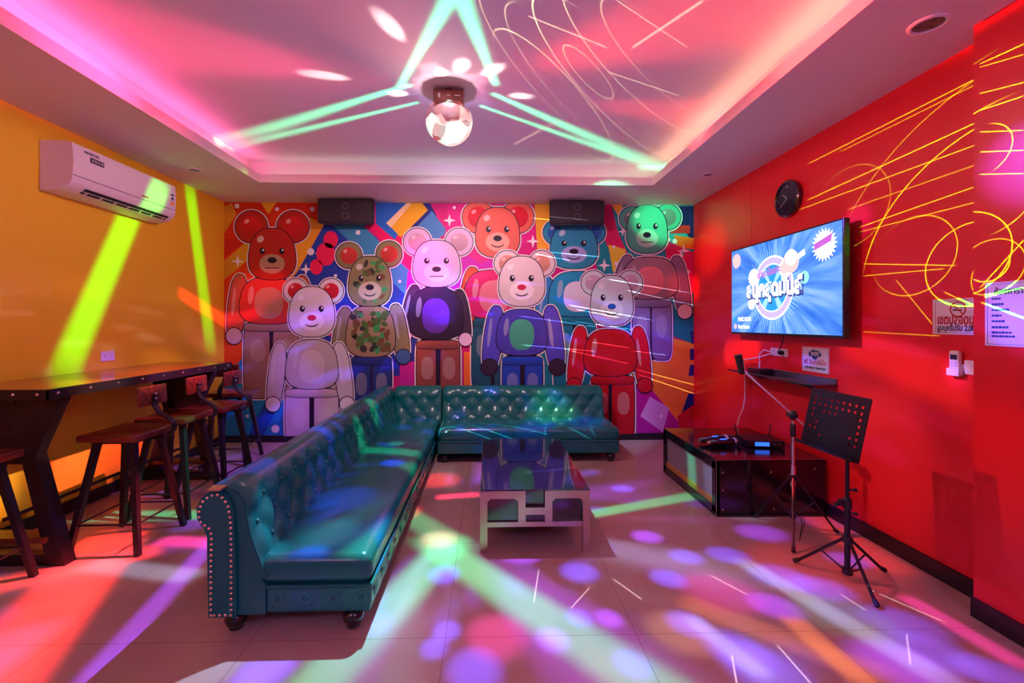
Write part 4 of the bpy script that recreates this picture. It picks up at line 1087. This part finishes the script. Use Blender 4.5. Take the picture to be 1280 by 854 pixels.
for z in (.205, .045): m.lathe([(.014, z-.016), (.024, z-.014), (.024, z+.014), (.014, z+.016)], None, 14)
m.lathe([(.014, .36), (.02, .365), (.02, .41), (.012, .42)], None, 14)
m.build('collar', M['black_plastic'], mu, smooth=True, angle=30)
for a, b, r1, r2 in (((.0, 0, .385), (-.06, 0, .385), .007, .012), ((0, 0, .34), (.035, -.01, .34), .006, .010), ((0, 0, .46), (.034, -.01, .46), .006, .010)):
    m = MB(); m.tube([a, b], r1, 8); m.sphere(b, r2, 10, 7); m.build('clamp_knob', M['black_plastic'], mu, smooth=True, angle=40)
m = MB(); m.box((-.02, 0, .395), (.05, .022, .03), bevel=.004); m.build('clamp', M['black_plastic'], mu)
# desk: a thin plate with round holes, leaning back
DW, DH = .385, .305
HOLES = ['111111111', '111111111', '101110001', '100000001', '010000001', '110000111', '111000011', '000000000']
def desk_plate():
    m = MB(); nx, ny = 9, 8; mx, my, mt = .02, .02, .03
    cw = (DW-2*mx)/nx; ch = (DH-my-mt)/ny
    x0, y1 = -DW/2+mx, DH-mt
    for z, fl in ((0, 0), (-.002, 1)):
        for (a, b, c, d) in ((-DW/2, -DW/2+mx, 0, DH), (DW/2-mx, DW/2, 0, DH), (-DW/2+mx, DW/2-mx, 0, my), (-DW/2+mx, DW/2-mx, DH-mt, DH)):
            m.flat([(a, c, z), (b, c, z), (b, d, z), (a, d, z)])
        for r in range(ny):
            for c in range(nx):
                xa, xb = x0+c*cw, x0+(c+1)*cw; yb, ya = y1-r*ch, y1-(r+1)*ch
                if HOLES[r][c] == '1':
                    cx, cy = (xa+xb)/2, (ya+yb)/2; n = 16; rad = .0078
                    inn, out = [], []
                    for k in range(n):
                        t = 2*PI*(k+.0)/n+PI/4; cc, ss = math.cos(t), math.sin(t); q = max(abs(cc), abs(ss))
                        inn.append((cx+rad*cc, cy+rad*ss, z)); out.append((cx+cc/q*cw/2, cy+ss/q*ch/2, z))
                    for k in range(n):
                        j = (k+1) % n; m.flat([inn[k], inn[j], out[j], out[k]])
                else: m.flat([(xa, ya, z), (xb, ya, z), (xb, yb, z), (xa, yb, z)])
    e = .002
    for (c, s) in (((0, DH, -.001), (DW, .003, .004)), ((-DW/2, DH/2, -.001), (.003, DH, .004)), ((DW/2, DH/2, -.001), (.003, DH, .004))): m.box(c, s)
    m.box((0, -.001, .018), (DW, .003, .04)); m.box((0, .006, .037), (DW, .016, .003))
    return m.build('desk', M['black_metal'], mu, recalc=False)
dp = desk_plate()
lean = Matrix.Rotation(-.215, 4, 'X')
dm = Matrix.Translation((-.105, .0, .655)) @ ON_RIGHT @ lean
dp.matrix_basis = dm
m = MB(); m.box((0, DH*.42, -.014), (.12, .05, .024), bevel=.004); m.box((0, DH*.16, -.012), (.05, .06, .02)); bk_ = m.build('desk_mount', M['black_metal'], mu); bk_.matrix_basis = dm
m = MB(); m.tube([(0, 0, .69), (-.03, 0, .73), (-.055, 0, .765)], .010, 10); m.build('tilt_arm', M['black_metal'], mu, smooth=True)

# ---------------------------------------------------------------- disco ball lamp
BC = Vector((-.27, 3.06, 2.685)); BR = .16
def shell_mat():
    m = bpy.data.materials.new('clear faceted lens dome'); m.use_nodes = True; nt = m.node_tree; nt.nodes.clear(); L = nt.links.new
    out = nt.nodes.new('ShaderNodeOutputMaterial')
    tr = nt.nodes.new('ShaderNodeBsdfTransparent'); gl = nt.nodes.new('ShaderNodeBsdfGlossy'); gl.inputs['Roughness'].default_value = .08
    em = nt.nodes.new('ShaderNodeEmission'); em.inputs['Strength'].default_value = 1.5
    tc = nt.nodes.new('ShaderNodeTexCoord'); v = nt.nodes.new('ShaderNodeTexVoronoi'); v.inputs['Scale'].default_value = 9
    L(tc.outputs['Object'], v.inputs['Vector'])
    r = nt.nodes.new('ShaderNodeValToRGB'); r.color_ramp.interpolation = 'CONSTANT'
    cols = [(0, rgb(255, 190, 180)), (.3, rgb(150, 60, 50)), (.5, rgb(255, 240, 236)), (.72, rgb(200, 90, 70)), (.86, rgb(220, 255, 240))]
    r.color_ramp.elements[0].color = cols[0][1]; r.color_ramp.elements[1].position = cols[1][0]; r.color_ramp.elements[1].color = cols[1][1]
    for p, c in cols[2:]: r.color_ramp.elements.new(p).color = c
    sp = nt.nodes.new('ShaderNodeSeparateColor'); L(v.outputs['Color'], sp.inputs[0]); L(sp.outputs[0], r.inputs[0]); L(r.outputs[0], em.inputs['Color'])
    a = nt.nodes.new('ShaderNodeMixShader'); a.inputs[0].default_value = .12; L(tr.outputs[0], a.inputs[1]); L(gl.outputs[0], a.inputs[2])
    b = nt.nodes.new('ShaderNodeMixShader'); b.inputs[0].default_value = .42; L(a.outputs[0], b.inputs[1]); L(em.outputs[0], b.inputs[2])
    L(b.outputs[0], out.inputs[0]); return m
db = thing('disco_light', 'rotating crystal ball disco light glowing under the middle of the ceiling', 'disco light', (BC.x, BC.y, ZC))
m = MB(); m.box((0, 0, -.071), (.20, .15, .100), bevel=.006); m.box((0, 0, -.0105), (.05, .08, .021))
M['disco_case'] = mat('reddish brown metal', rgb(120, 66, 62), .35, .6)
cs_ = m.build('motor_case', M['disco_case'], db)
for x, a, b in ((-.06, .016, .03), (.0, .026, .006), (.06, .034, .006)):
    m = MB(); m.box((x, -.0755, -.066), (a, .003, b)); m.build('switch', M['paper'], cs_)
m = MB(); m.lathe([(.075, -.118), (.10, -.122), (.106, -.130), (.09, -.134)], None, 28); m.build('turning_ring', M['alu'], db, smooth=True)
tmp = bmesh.new(); bmesh.ops.create_icosphere(tmp, subdivisions=3, radius=BR)
m = MB(); m._merge(tmp, Matrix.Translation((0, 0, BC.z-ZC))); m._fin(0)
bmesh.ops.delete(m.bm, geom=[v for v in m.bm.verts if v.co.z > BC.z-ZC+BR*.52], context='VERTS')
m.build('lens_dome', shell_mat(), db)
# ---------------------------------------------------------------- lights
class G:
    """a lamp whose beams are written as functions of the direction the light leaves in"""
    def __init__(s, lamp, pos):
        s.pos = Vector(pos); lamp.use_nodes = True; s.nt = lamp.node_tree; s.nt.nodes.clear()
        s.out = s.nt.nodes.new('ShaderNodeOutputLight'); s.em = s.nt.nodes.new('ShaderNodeEmission')
        s.nt.links.new(s.em.outputs[0], s.out.inputs[0])
        g = s.nt.nodes.new('ShaderNodeNewGeometry'); s.d = g.outputs['Incoming']
        sp = s.nt.nodes.new('ShaderNodeSeparateXYZ'); s.nt.links.new(s.d, sp.inputs[0]); s.x, s.y, s.z = sp.outputs
        s.acc = None
    def put(s, sock, v):
        if isinstance(v, (int, float)): sock.default_value = v
        elif isinstance(v, (tuple, list, Vector)): sock.default_value = tuple(v)[:3]
        else: s.nt.links.new(v, sock)
    def m(s, op, a, b=0, c=0, clamp=False):
        n = s.nt.nodes.new('ShaderNodeMath'); n.operation = op; n.use_clamp = clamp
        s.put(n.inputs[0], a); s.put(n.inputs[1], b); s.put(n.inputs[2], c); return n.outputs[0]
    def vm(s, op, a, b=None, sc=None):
        n = s.nt.nodes.new('ShaderNodeVectorMath'); n.operation = op; s.put(n.inputs[0], a)
        if b is not None: s.put(n.inputs[1], b)
        if sc is not None: s.put(n.inputs['Scale'], sc)
        return n.outputs['Value'] if op in ('DOT_PRODUCT', 'LENGTH') else n.outputs['Vector']
    def sm(s, v, a, b):
        n = s.nt.nodes.new('ShaderNodeMapRange'); n.interpolation_type = 'SMOOTHSTEP'; s.put(n.inputs['Value'], v)
        lo, hi = (a, b) if a < b else (b, a)
        n.inputs['From Min'].default_value = lo; n.inputs['From Max'].default_value = hi
        n.inputs['To Min'].default_value = 0 if a < b else 1; n.inputs['To Max'].default_value = 1 if a < b else 0
        return n.outputs['Result']
    def add(s, scal, col, gain=1.0, mult=None):
        if mult is not None: scal = s.m('MULTIPLY', scal, mult)
        v = s.vm('SCALE', tuple(c*gain for c in col[:3]), sc=scal)
        s.acc = v if s.acc is None else s.vm('ADD', s.acc, v)
    def dirn(s, p): return (Vector(p)-s.pos).normalized()
    def fan(s, p1, p2, w, col, gain, soft=.7, end=.25, mult=None):
        """a flat slice of light from p1 to p2, w radians half-thick"""
        a, b = s.dirn(p1), s.dirn(p2); n = a.cross(b).normalized(); mid = (a+b).normalized(); h = math.acos(max(-1, min(1, a.dot(mid))))
        q = s.m('ABSOLUTE', s.vm('DOT_PRODUCT', s.d, n))
        k = s.sm(q, w, w*(1-soft))
        win = s.sm(s.vm('DOT_PRODUCT', s.d, mid), math.cos(min(3.1, h*(1+end*.5))), math.cos(h*(1-end)))
        s.add(s.m('MULTIPLY', k, win), col, gain, mult)
    def arc(s, centre, edge, w, p_mid, half, col, gain, soft=.8):
        """a thin cone of light about the axis to centre, passing through edge; seen near p_mid only"""
        c, e = s.dirn(centre), s.dirn(edge); ca = c.dot(e); sa = math.sqrt(max(1e-4, 1-ca*ca))
        q = s.m('ABSOLUTE', s.m('SUBTRACT', s.vm('DOT_PRODUCT', s.d, c), ca))
        k = s.sm(q, w*sa, w*sa*(1-soft))
        win = s.sm(s.vm('DOT_PRODUCT', s.d, s.dirn(p_mid)), math.cos(half), math.cos(half*.6))
        s.add(s.m('MULTIPLY', k, win), col, gain)
    def spot(s, p, r, col, gain, core=.3, mult=None):
        """a round beam to p, r metres in radius there"""
        L = (Vector(p)-s.pos).length; a = math.atan(r/L)
        s.add(s.sm(s.vm('DOT_PRODUCT', s.d, s.dirn(p)), math.cos(a), math.cos(a*core)), col, gain, mult)
    def done(s, strength=1):
        s.nt.links.new(s.acc, s.em.inputs['Color']); s.em.inputs['Strength'].default_value = strength
def lamp(kind, name, pos, energy, col=(1, 1, 1), **kw):
    d = bpy.data.lights.new(name, kind); d.energy = energy; d.color = col
    for k, v in kw.items(): setattr(d, k, v)
    o = bpy.data.objects.new(name, d); C.objects.link(o); o.location = pos; return o

MINT = (.06, 1.0, .46); BLUE = (.10, .08, 1.0); VIOLET = (.24, .06, 1.0); HOT = (1.0, .04, .16); RED = (1.0, .05, .04)
PEACH = (1.0, .62, .52); ORANGE = (1.0, .34, .08); SKY = (.35, .6, 1.0); GREEN = (.06, 1.0, .02); WHITE = (1, .95, .92); MAG = (1.0, .05, .6)

# the disco light: one lamp in the middle of the lens dome
LP = (BC.x, BC.y, BC.z-.085)
def disco():
    global g
    g = G(lamp('POINT', 'disco_lamp', LP, 100, shadow_soft_size=.012).data, LP)
disco()
h = ZC-LP[2]
down = g.sm(g.z, .06, -.06)
# base light of the dome
g.add(g.sm(g.z, -.75, -.15), (1.0, .56, .66), .26, down)
# floor coordinates under the lamp
fz = g.m('MAXIMUM', g.m('MULTIPLY', g.z, -1), .08)
fx = g.m('DIVIDE', g.x, fz); fy = g.m('DIVIDE', g.y, fz)
ang = g.m('ARCTAN2', fy, fx); rad = g.m('SQRT', g.m('ADD', g.m('MULTIPLY', fx, fx), g.m('MULTIPLY', fy, fy)))
cb_ = g.nt.nodes.new('ShaderNodeCombineXYZ'); g.put(cb_.inputs[0], g.m('MULTIPLY', ang, 2.6)); g.put(cb_.inputs[1], g.m('MULTIPLY', rad, 3.2))
vo = g.nt.nodes.new('ShaderNodeTexVoronoi'); vo.inputs['Scale'].default_value = 1.9; g.nt.links.new(cb_.outputs[0], vo.inputs['Vector'])
dots = g.sm(vo.outputs['Distance'], .42, .12)
no = g.nt.nodes.new('ShaderNodeTexNoise'); no.inputs['Scale'].default_value = 1.1; no.inputs['Detail'].default_value = 1
cb2 = g.nt.nodes.new('ShaderNodeCombineXYZ'); g.put(cb2.inputs[0], g.m('MULTIPLY', ang, 2.3)); g.put(cb2.inputs[1], g.m('MULTIPLY', rad, .9)); g.nt.links.new(cb2.outputs[0], no.inputs['Vector'])
spn = g.nt.nodes.new('ShaderNodeSeparateColor'); g.nt.links.new(no.outputs['Color'], spn.inputs[0])
far = g.m('MULTIPLY', down, g.m('MULTIPLY', g.sm(rad, .12, .42), g.sm(g.z, -.30, -.5)))
g.add(g.m('MULTIPLY', dots, g.sm(spn.outputs[0], .33, .44)), BLUE, 2.5, far)
g.add(g.sm(spn.outputs[1], .54, .70), VIOLET, 2.4, far)
g.add(g.sm(spn.outputs[2], .58, .74), SKY, 1.3, far)
g.add(g.sm(spn.outputs[0], .42, .30), ORANGE, .6, far)
g.done(2.6); disco()
def fl(px, py):
    s, c = math.sin(TH), math.cos(TH); r = (px-625.7)/560; u = (404-py)/560; d = (s+r*c, c-r*s, u); t = -1.31/d[2]
    return (d[0]*t, d[1]*t, 0)
for i, (px, py, r) in enumerate(((651, 691, .10), (747, 686, .07), (554, 718, .07), (724, 772, .05), (761, 773, .05), (559, 789, .05), (543, 810, .05), (593, 838, .09), (808, 671, .07), (835, 723, .07),
     (778, 611, .07), (724, 715, .08), (951, 666, .10), (857, 696, .07), (909, 694, .08), (974, 721, .10), (966, 757, .08), (1025, 735, .09), (1125, 779, .10), (1162, 815, .10), (1125, 832, .11), (957, 838, .11),
     (1243, 842, .08), (920, 812, .09), (700, 640, .07), (480, 640, .08), (470, 780, .06), (790, 830, .06), (690, 800, .06), (860, 780, .07), (1060, 700, .07))):
    L_ = (Vector(fl(px, py))-g.pos).length; a_ = math.atan(r*1.5/L_)
    k_ = g.sm(g.vm('DOT_PRODUCT', g.d, g.dirn(fl(px, py))), math.cos(a_), math.cos(a_*.08))
    mk_ = k_ if i == 0 else g.m('MAXIMUM', mk_, k_)
    g.add(k_, BLUE if i % 4 else VIOLET, 6.5)
g.add(g.m('SUBTRACT', 1, g.m('MULTIPLY', mk_, .85)), (1.0, .36, .42), .17, g.sm(g.z, .06, -.06))
g.fan(fl(925, 700), fl(1200, 862), .022, SKY, 3.2); g.fan(fl(860, 770), fl(960, 850), .020, SKY, 2.6); g.fan(fl(985, 770), fl(1090, 862), .020, ORANGE, 3.2)
g.fan(fl(1130, 745), fl(1290, 840), .014, MAG, 5); g.fan(fl(1130, 720), fl(1010, 640), .03, RED, 4); g.spot(fl(620, 795), .16, MAG, 2.0); g.spot(fl(900, 740), .2, MAG, 1.6); g.spot(fl(500, 640), .18, RED, 2.5); g.fan(fl(545, 622), fl(600, 618), .025, HOT, 5)
g.spot(fl(850, 790), .16, PEACH, 1.2); g.spot(fl(1050, 770), .2, MINT, .9); g.spot(fl(930, 640), .2, SKY, 1.4)
g.done(2.6); disco()
# big mint slices over the floor, sofa and walls
g.fan((-.20, 2.75, 0), (-.75, 1.30, 0), .055, MINT, 3.4)
g.fan((-.40, 2.75, 0), (.80, 1.35, 0), .055, MINT, 3.4)
g.fan((.55, 3.0, 0), (2.28, 3.62, 0), .030, MINT, 3.0)
g.fan((-.62, 3.15, 0), (-.10, 2.55, 0), .05, MINT, 1.5)
g.fan((-.50, 3.35, .33), (-1.02, 3.45, .60), .05, MINT, 2.0)
g.fan((-1.0, 3.9, .45), (-1.05, 4.05, .62), .05, MINT, 2.0)
g.spot((.62, 4.55, .45), .30, MINT, 2.0)
g.done(2.6); disco()
# yellow wall: two upright green slices, over the air conditioner too
g.fan((-2.70, 3.78, 2.48), (-2.9, 3.12, .93), .050, GREEN, 3.4, soft=.7)
g.fan((-2.9, 4.42, 2.66), (-2.9, 4.76, 1.05), .032, GREEN, 2.8, soft=.7)
g.fan((-2.9, 4.28, 1.60), (-2.5, 5.0, 1.42), .026, HOT, 4.0)
g.spot((-2.9, 2.60, 1.45), .16, ORANGE, 2.0); g.spot((-2.9, 3.25, .42), .40, RED, 4.0); g.spot((-2.9, 3.75, .45), .35, RED, 4.0); g.spot((-2.9, 2.6, .40), .32, ORANGE, 4.0)
# mural: a broad neutral beam added to brighten it, then coloured tints
g.spot((-.3, 5.0, 1.35), 2.5, (1.0, .86, .92), .42, core=.35)
g.spot((2.0, 5.0, 2.45), .32, MINT, 5.0); g.spot((-2.5, 5.0, 1.7), .25, HOT, 2.0); g.spot((-.75, 5.0, 1.9), .4, MAG, 1.6); g.spot((2.25, 5.0, 1.7), .2, RED, 3)
# red wall patches
g.fan((2.31, 4.35, 1.0), (2.31, 3.75, 1.12), .05, PEACH, 2.2); g.fan((2.31, 2.9, 1.2), (2.31, 2.05, .98), .05, PEACH, 1.2)
g.spot((2.31, 2.75, 1.95), .14, VIOLET, 3); g.spot((2.17, 1.75, 1.95), .2, VIOLET, 2.5); g.spot((2.17, 1.75, 1.3), .16, BLUE, 3.0); g.spot((2.31, 2.55, .55), .4, PEACH, .9); g.spot((2.31, 2.16, 1.06), .08, VIOLET, 3)
g.spot((2.31, 4.6, 2.1), .35, ORANGE, 1.4)
g.done(2.6); disco()
# red carpet of light at the left, pink by the sofas
g.fan((-2.33, 2.9, 0), (-1.72, 1.45, 0), .055, RED, 12, soft=.6); g.fan((-2.0, 2.0, 0), (-1.85, 1.3, 0), .05, HOT, 10)
g.fan((-1.66, 2.75, 0), (-1.42, 1.45, 0), .022, VIOLET, 5); g.fan((-2.8, 3.1, 0), (-1.75, 3.12, 0), .035, MINT, 4); g.fan((-2.2, 2.5, 0), (-1.5, 2.35, 0), .03, SKY, 2.5); g.fan((-2.0, 2.75, 0), (-1.5, 2.7, 0), .03, MAG, 5)
g.spot((-.84, 1.72, 0), .13, BLUE, 8); g.spot((-1.08, 1.74, 0), .17, SKY, 3); g.fan((-1.9, 2.65, 0), (-2.6, 2.2, 0), .04, RED, 8)
g.spot((-.42, 3.75, 0), .22, RED, 2.5); g.spot((-.62, 3.95, .33), .12, HOT, 2.2); g.spot((-.75, 3.62, .33), .09, PEACH, 2.6); g.spot((-.30, 2.72, 0), .14, PEACH, 2.2)
g.spot((1.75, 2.35, 0), .35, RED, 1.6); g.fan((.9, 2.1, 0), (1.5, 1.6, 0), .03, ORANGE, 1.4)
g.fan((-1.15, 2.0, .62), (-1.1, 2.25, .62), .05, BLUE, 2.5); g.spot((-.8, 2.5, .33), .22, BLUE, 2.4); g.spot((-.75, 2.1, .33), .18, SKY, 1.2); g.spot((.95, 4.4, .32), .25, BLUE, 2.4)
# ceiling: mint slices, pink washes and pale lens spots
g.done(2.6); disco()
up = g.sm(g.z, -.01, .03)
comp = g.m('POWER', g.m('DIVIDE', h, g.m('MAXIMUM', g.z, .115)), 2.3)     # boost added to offset the falloff along the ceiling
UP = g.m('MULTIPLY', up, comp)
ZT = ZC
for p1, p2, wd, gn in (((-.60, 3.02), (-.05, 1.9), .05, 1.2), ((.05, 2.98), (-.196, 1.9), .05, 1.2), ((-.52, 2.98), (-2.25, 3.95), .06, 1.0), ((-.50, 3.22), (-2.25, 4.05), .045, .9),
                       ((.02, 3.08), (1.72, 4.50), .06, 1.0), ((-.06, 3.26), (1.72, 4.52), .045, .9)):
    g.fan((*p1, ZT), (*p2, ZT), wd, MINT, 1.25*gn, soft=1.0, end=.12, mult=UP)
g.add(g.m('MULTIPLY', UP, g.sm(g.z, .10, .26)), (.42, .26, .70), .10)
for x, y, r, c, gn in ((-2.1, 2.5, .5, HOT, .7), (-1.75, 3.0, .5, HOT, .12), (-1.0, 2.85, .30, RED, .14), (-.55, 2.45, .34, RED, .14), (-.3, 2.9, .42, PEACH, .32), (.1, 2.9, .6, RED, .12), (.45, 3.6, .5, HOT, .06), (1.15, 2.25, .5, RED, .8), (.7, 2.5, .5, RED, .14), (1.62, 3.35, .28, RED, .7), (-.9, 3.5, .5, RED, .06), (1.2, 3.3, .4, HOT, .05)):
    g.spot((x, y, ZT), r, c, gn*.72, core=.15, mult=UP)
for x, y, r in ((-.52, 2.41, .06), (-1.03, 2.89, .06), (.215, 3.11, .05), (.02, 2.80, .06), (-.17, 2.76, .06), (-.30, 2.84, .045), (-.62, 3.10, .05)):
    g.spot((x, y, ZT), r, (1, .72, .66), .9, core=.55, mult=UP)
g.done(2.6)

# a laser projector behind and left of the camera draws thin lines over the red wall and the mural
LZ = (-1.2, .25, 2.30)
lz = lamp('POINT', 'laser_lamp', LZ, 60, shadow_soft_size=.002)
q = G(lz.data, LZ)
YG = (.75, 26.0, .05); LW = .00035
def rw(px, py, x=XR):
    s, c = math.sin(TH), math.cos(TH); r = (px-625.7)/560; u = (404-py)/560; d = (s+r*c, c-r*s, u); t = x/d[0]
    return (x, d[1]*t, 1.31+d[2]*t)
def line(a, b, gn=1.0, w=LW, col=YG, pa=XR, pb=XR): q.fan(rw(*a, pa), rw(*b, pb), w, col, gn*8, soft=.8, end=.06)
line((1010, 205), (1223, 97), .7); line((1050, 190), (1223, 104), .4); line((1000, 262), (1223, 180), .7); line((1010, 250), (1223, 152), .8, LW*1.2)
line((1060, 262), (1223, 205), .4); line((1075, 284), (1223, 232), .7); line((1080, 330), (1195, 332), .6); line((1080, 345), (1180, 336), .5); line((1075, 290), (1223, 252), .5)
line((1080, 415), (1175, 420), .3); line((1120, 350), (1165, 405), .4); line((1180, 365), (1223, 385), .5); line((1225, 80), (1280, 55), .8, pa=XP, pb=XP); line((1225, 84), (1280, 68), .5, pa=XP, pb=XP)
line((1225, 138), (1280, 120), .8, pa=XP, pb=XP); line((1225, 117), (1280, 103), .6, pa=XP, pb=XP); line((1225, 190), (1280, 188), .8, pa=XP, pb=XP); line((1225, 218), (1280, 217), .8, pa=XP, pb=XP); line((1225, 165), (1280, 163), .7, pa=XP, pb=XP); line((1230, 372), (1280, 360), .7, pa=XP, pb=XP); line((1226, 378), (1280, 398), .7, pa=XP, pb=XP); line((1225, 360), (1280, 300), .7, pa=XP, pb=XP)
def curve(c, e, mid, half, gn=1.0, w=LW, col=YG, pl_=XR): q.arc(rw(*c, pl_), rw(*e, pl_), w, rw(*mid, pl_), half, col, gn*5.5)
curve((1280, 330), (1150, 215), (1140, 225), .13, 1.0, LW*1.4); curve((1300, 330), (1130, 175), (1135, 172), .12, .6)
curve((1215, 330), (1168, 310), (1175, 290), .16, .9, LW*1.3); curve((1140, 320), (1195, 320), (1190, 325), .10, .8); curve((1060, 260), (1110, 260), (1105, 260), .12, .4)
curve((1255, 345), (1215, 345), (1222, 375), .10, .7); curve((1225, 190), (1262, 190), (1262, 175), .035, 1.0, LW*1.3, pl_=XP); curve((1225, 240), (1275, 270), (1265, 250), .04, .9, pl_=XP); curve((1235, 330), (1235, 352), (1240, 350), .03, 1.2, pl_=XP)
# fine pale lines over the right half of the mural and the sofas
def mw(px, py): 
    x, z = wall_xz(px, py); return (x, 5.0, z)
rl = random.Random(11)
for k in range(15):
    x0 = rl.uniform(640, 800); y0 = rl.uniform(270, 470); l = rl.uniform(40, 110); sl_ = rl.uniform(.08, .3)
    q.fan(mw(x0, y0), mw(min(868, x0+l), y0+l*sl_), .0007, (.75, .9, 1), 7, soft=.8, end=.1)
for k in range(14):
    a = (rl.uniform(-.5, 1.1), rl.uniform(4.2, 4.6), .3); b = (a[0]+rl.uniform(-.3, .5), a[1]-rl.uniform(-.05, .4), .25)
    q.fan(a, b, .0008, (.5, .8, 1), 5, soft=.8, end=.1)
for k in range(9):
    a = (rl.uniform(.2, 1.9), rl.uniform(1.7, 2.4), 0); b = (a[0]+rl.uniform(-.15, .25), a[1]-rl.uniform(.1, .35), 0)
    q.fan(a, b, .0009, (.8, .8, 1), 2.5, soft=.8, end=.1)
# and loops on the ceiling
def cw(px, py):
    s, c = math.sin(TH), math.cos(TH); r = (px-625.7)/560; u = (404-py)/560; d = (s+r*c, c-r*s, u); t = (ZC-1.31)/d[2]
    return (d[0]*t, d[1]*t, ZC)
for c, e, mid, half, gn in (((760, 95), (712, 95), (715, 95), .12, 1.2), ((690, 118), (728, 118), (722, 125), .09, 1.2), ((790, 70), (748, 75), (752, 80), .10, 1.0), ((700, 90), (650, 90), (652, 90), .10, .5), ((720, 100), (672, 95), (676, 95), .10, .5), ((820, 70), (783, 70), (790, 75), .08, .6), ((735, 90), (764, 110), (762, 118), .08, .7)):
    q.arc(cw(*c), cw(*e), .0005, cw(*mid), half, (1, .8, .4), gn*5)
for a, b in (((760, 90), (850, 120)), ((700, 150), (640, 182)), ((790, 60), (880, 0)), ((660, 20), (760, 60)), ((770, 0), (860, 60))):
    q.fan(cw(*a), cw(*b), .0007, (1, .8, .5), 3, soft=.8, end=.1)
q.done(9.0)

# cove lighting on the ledge behind the lip of the ceiling tray
def cove(name, x0, x1, y0, y1, col, e):
    o = lamp('AREA', name, ((x0+x1)/2, (y0+y1)/2, ZS+.092), e, col, shape='RECTANGLE', size=x1-x0, size_y=y1-y0); o.rotation_euler = (PI, 0, 0)
ym = (TY0+TY1)/2
cove('cove_strip', TX0-.12, TX0-.06, TY0, TY1, (1, .12, .34), 4.5)
cove('cove_strip', TX1+.06, TX1+.12, TY0, TY1, (1, .5, .3), 2.5)
cove('cove_strip', TX0, TX1, TY1+.06, TY1+.12, (.8, .85, .7), .7)
# unseen fill lamps, added near the ceiling behind the camera
lamp('POINT', 'fill_lamp', (-1.6, -.7, 2.3), 20, (.85, .42, .95), shadow_soft_size=.25)
lamp('POINT', 'fill_lamp', (1.3, -.7, 2.3), 28, (.55, .34, 1.0), shadow_soft_size=.25)
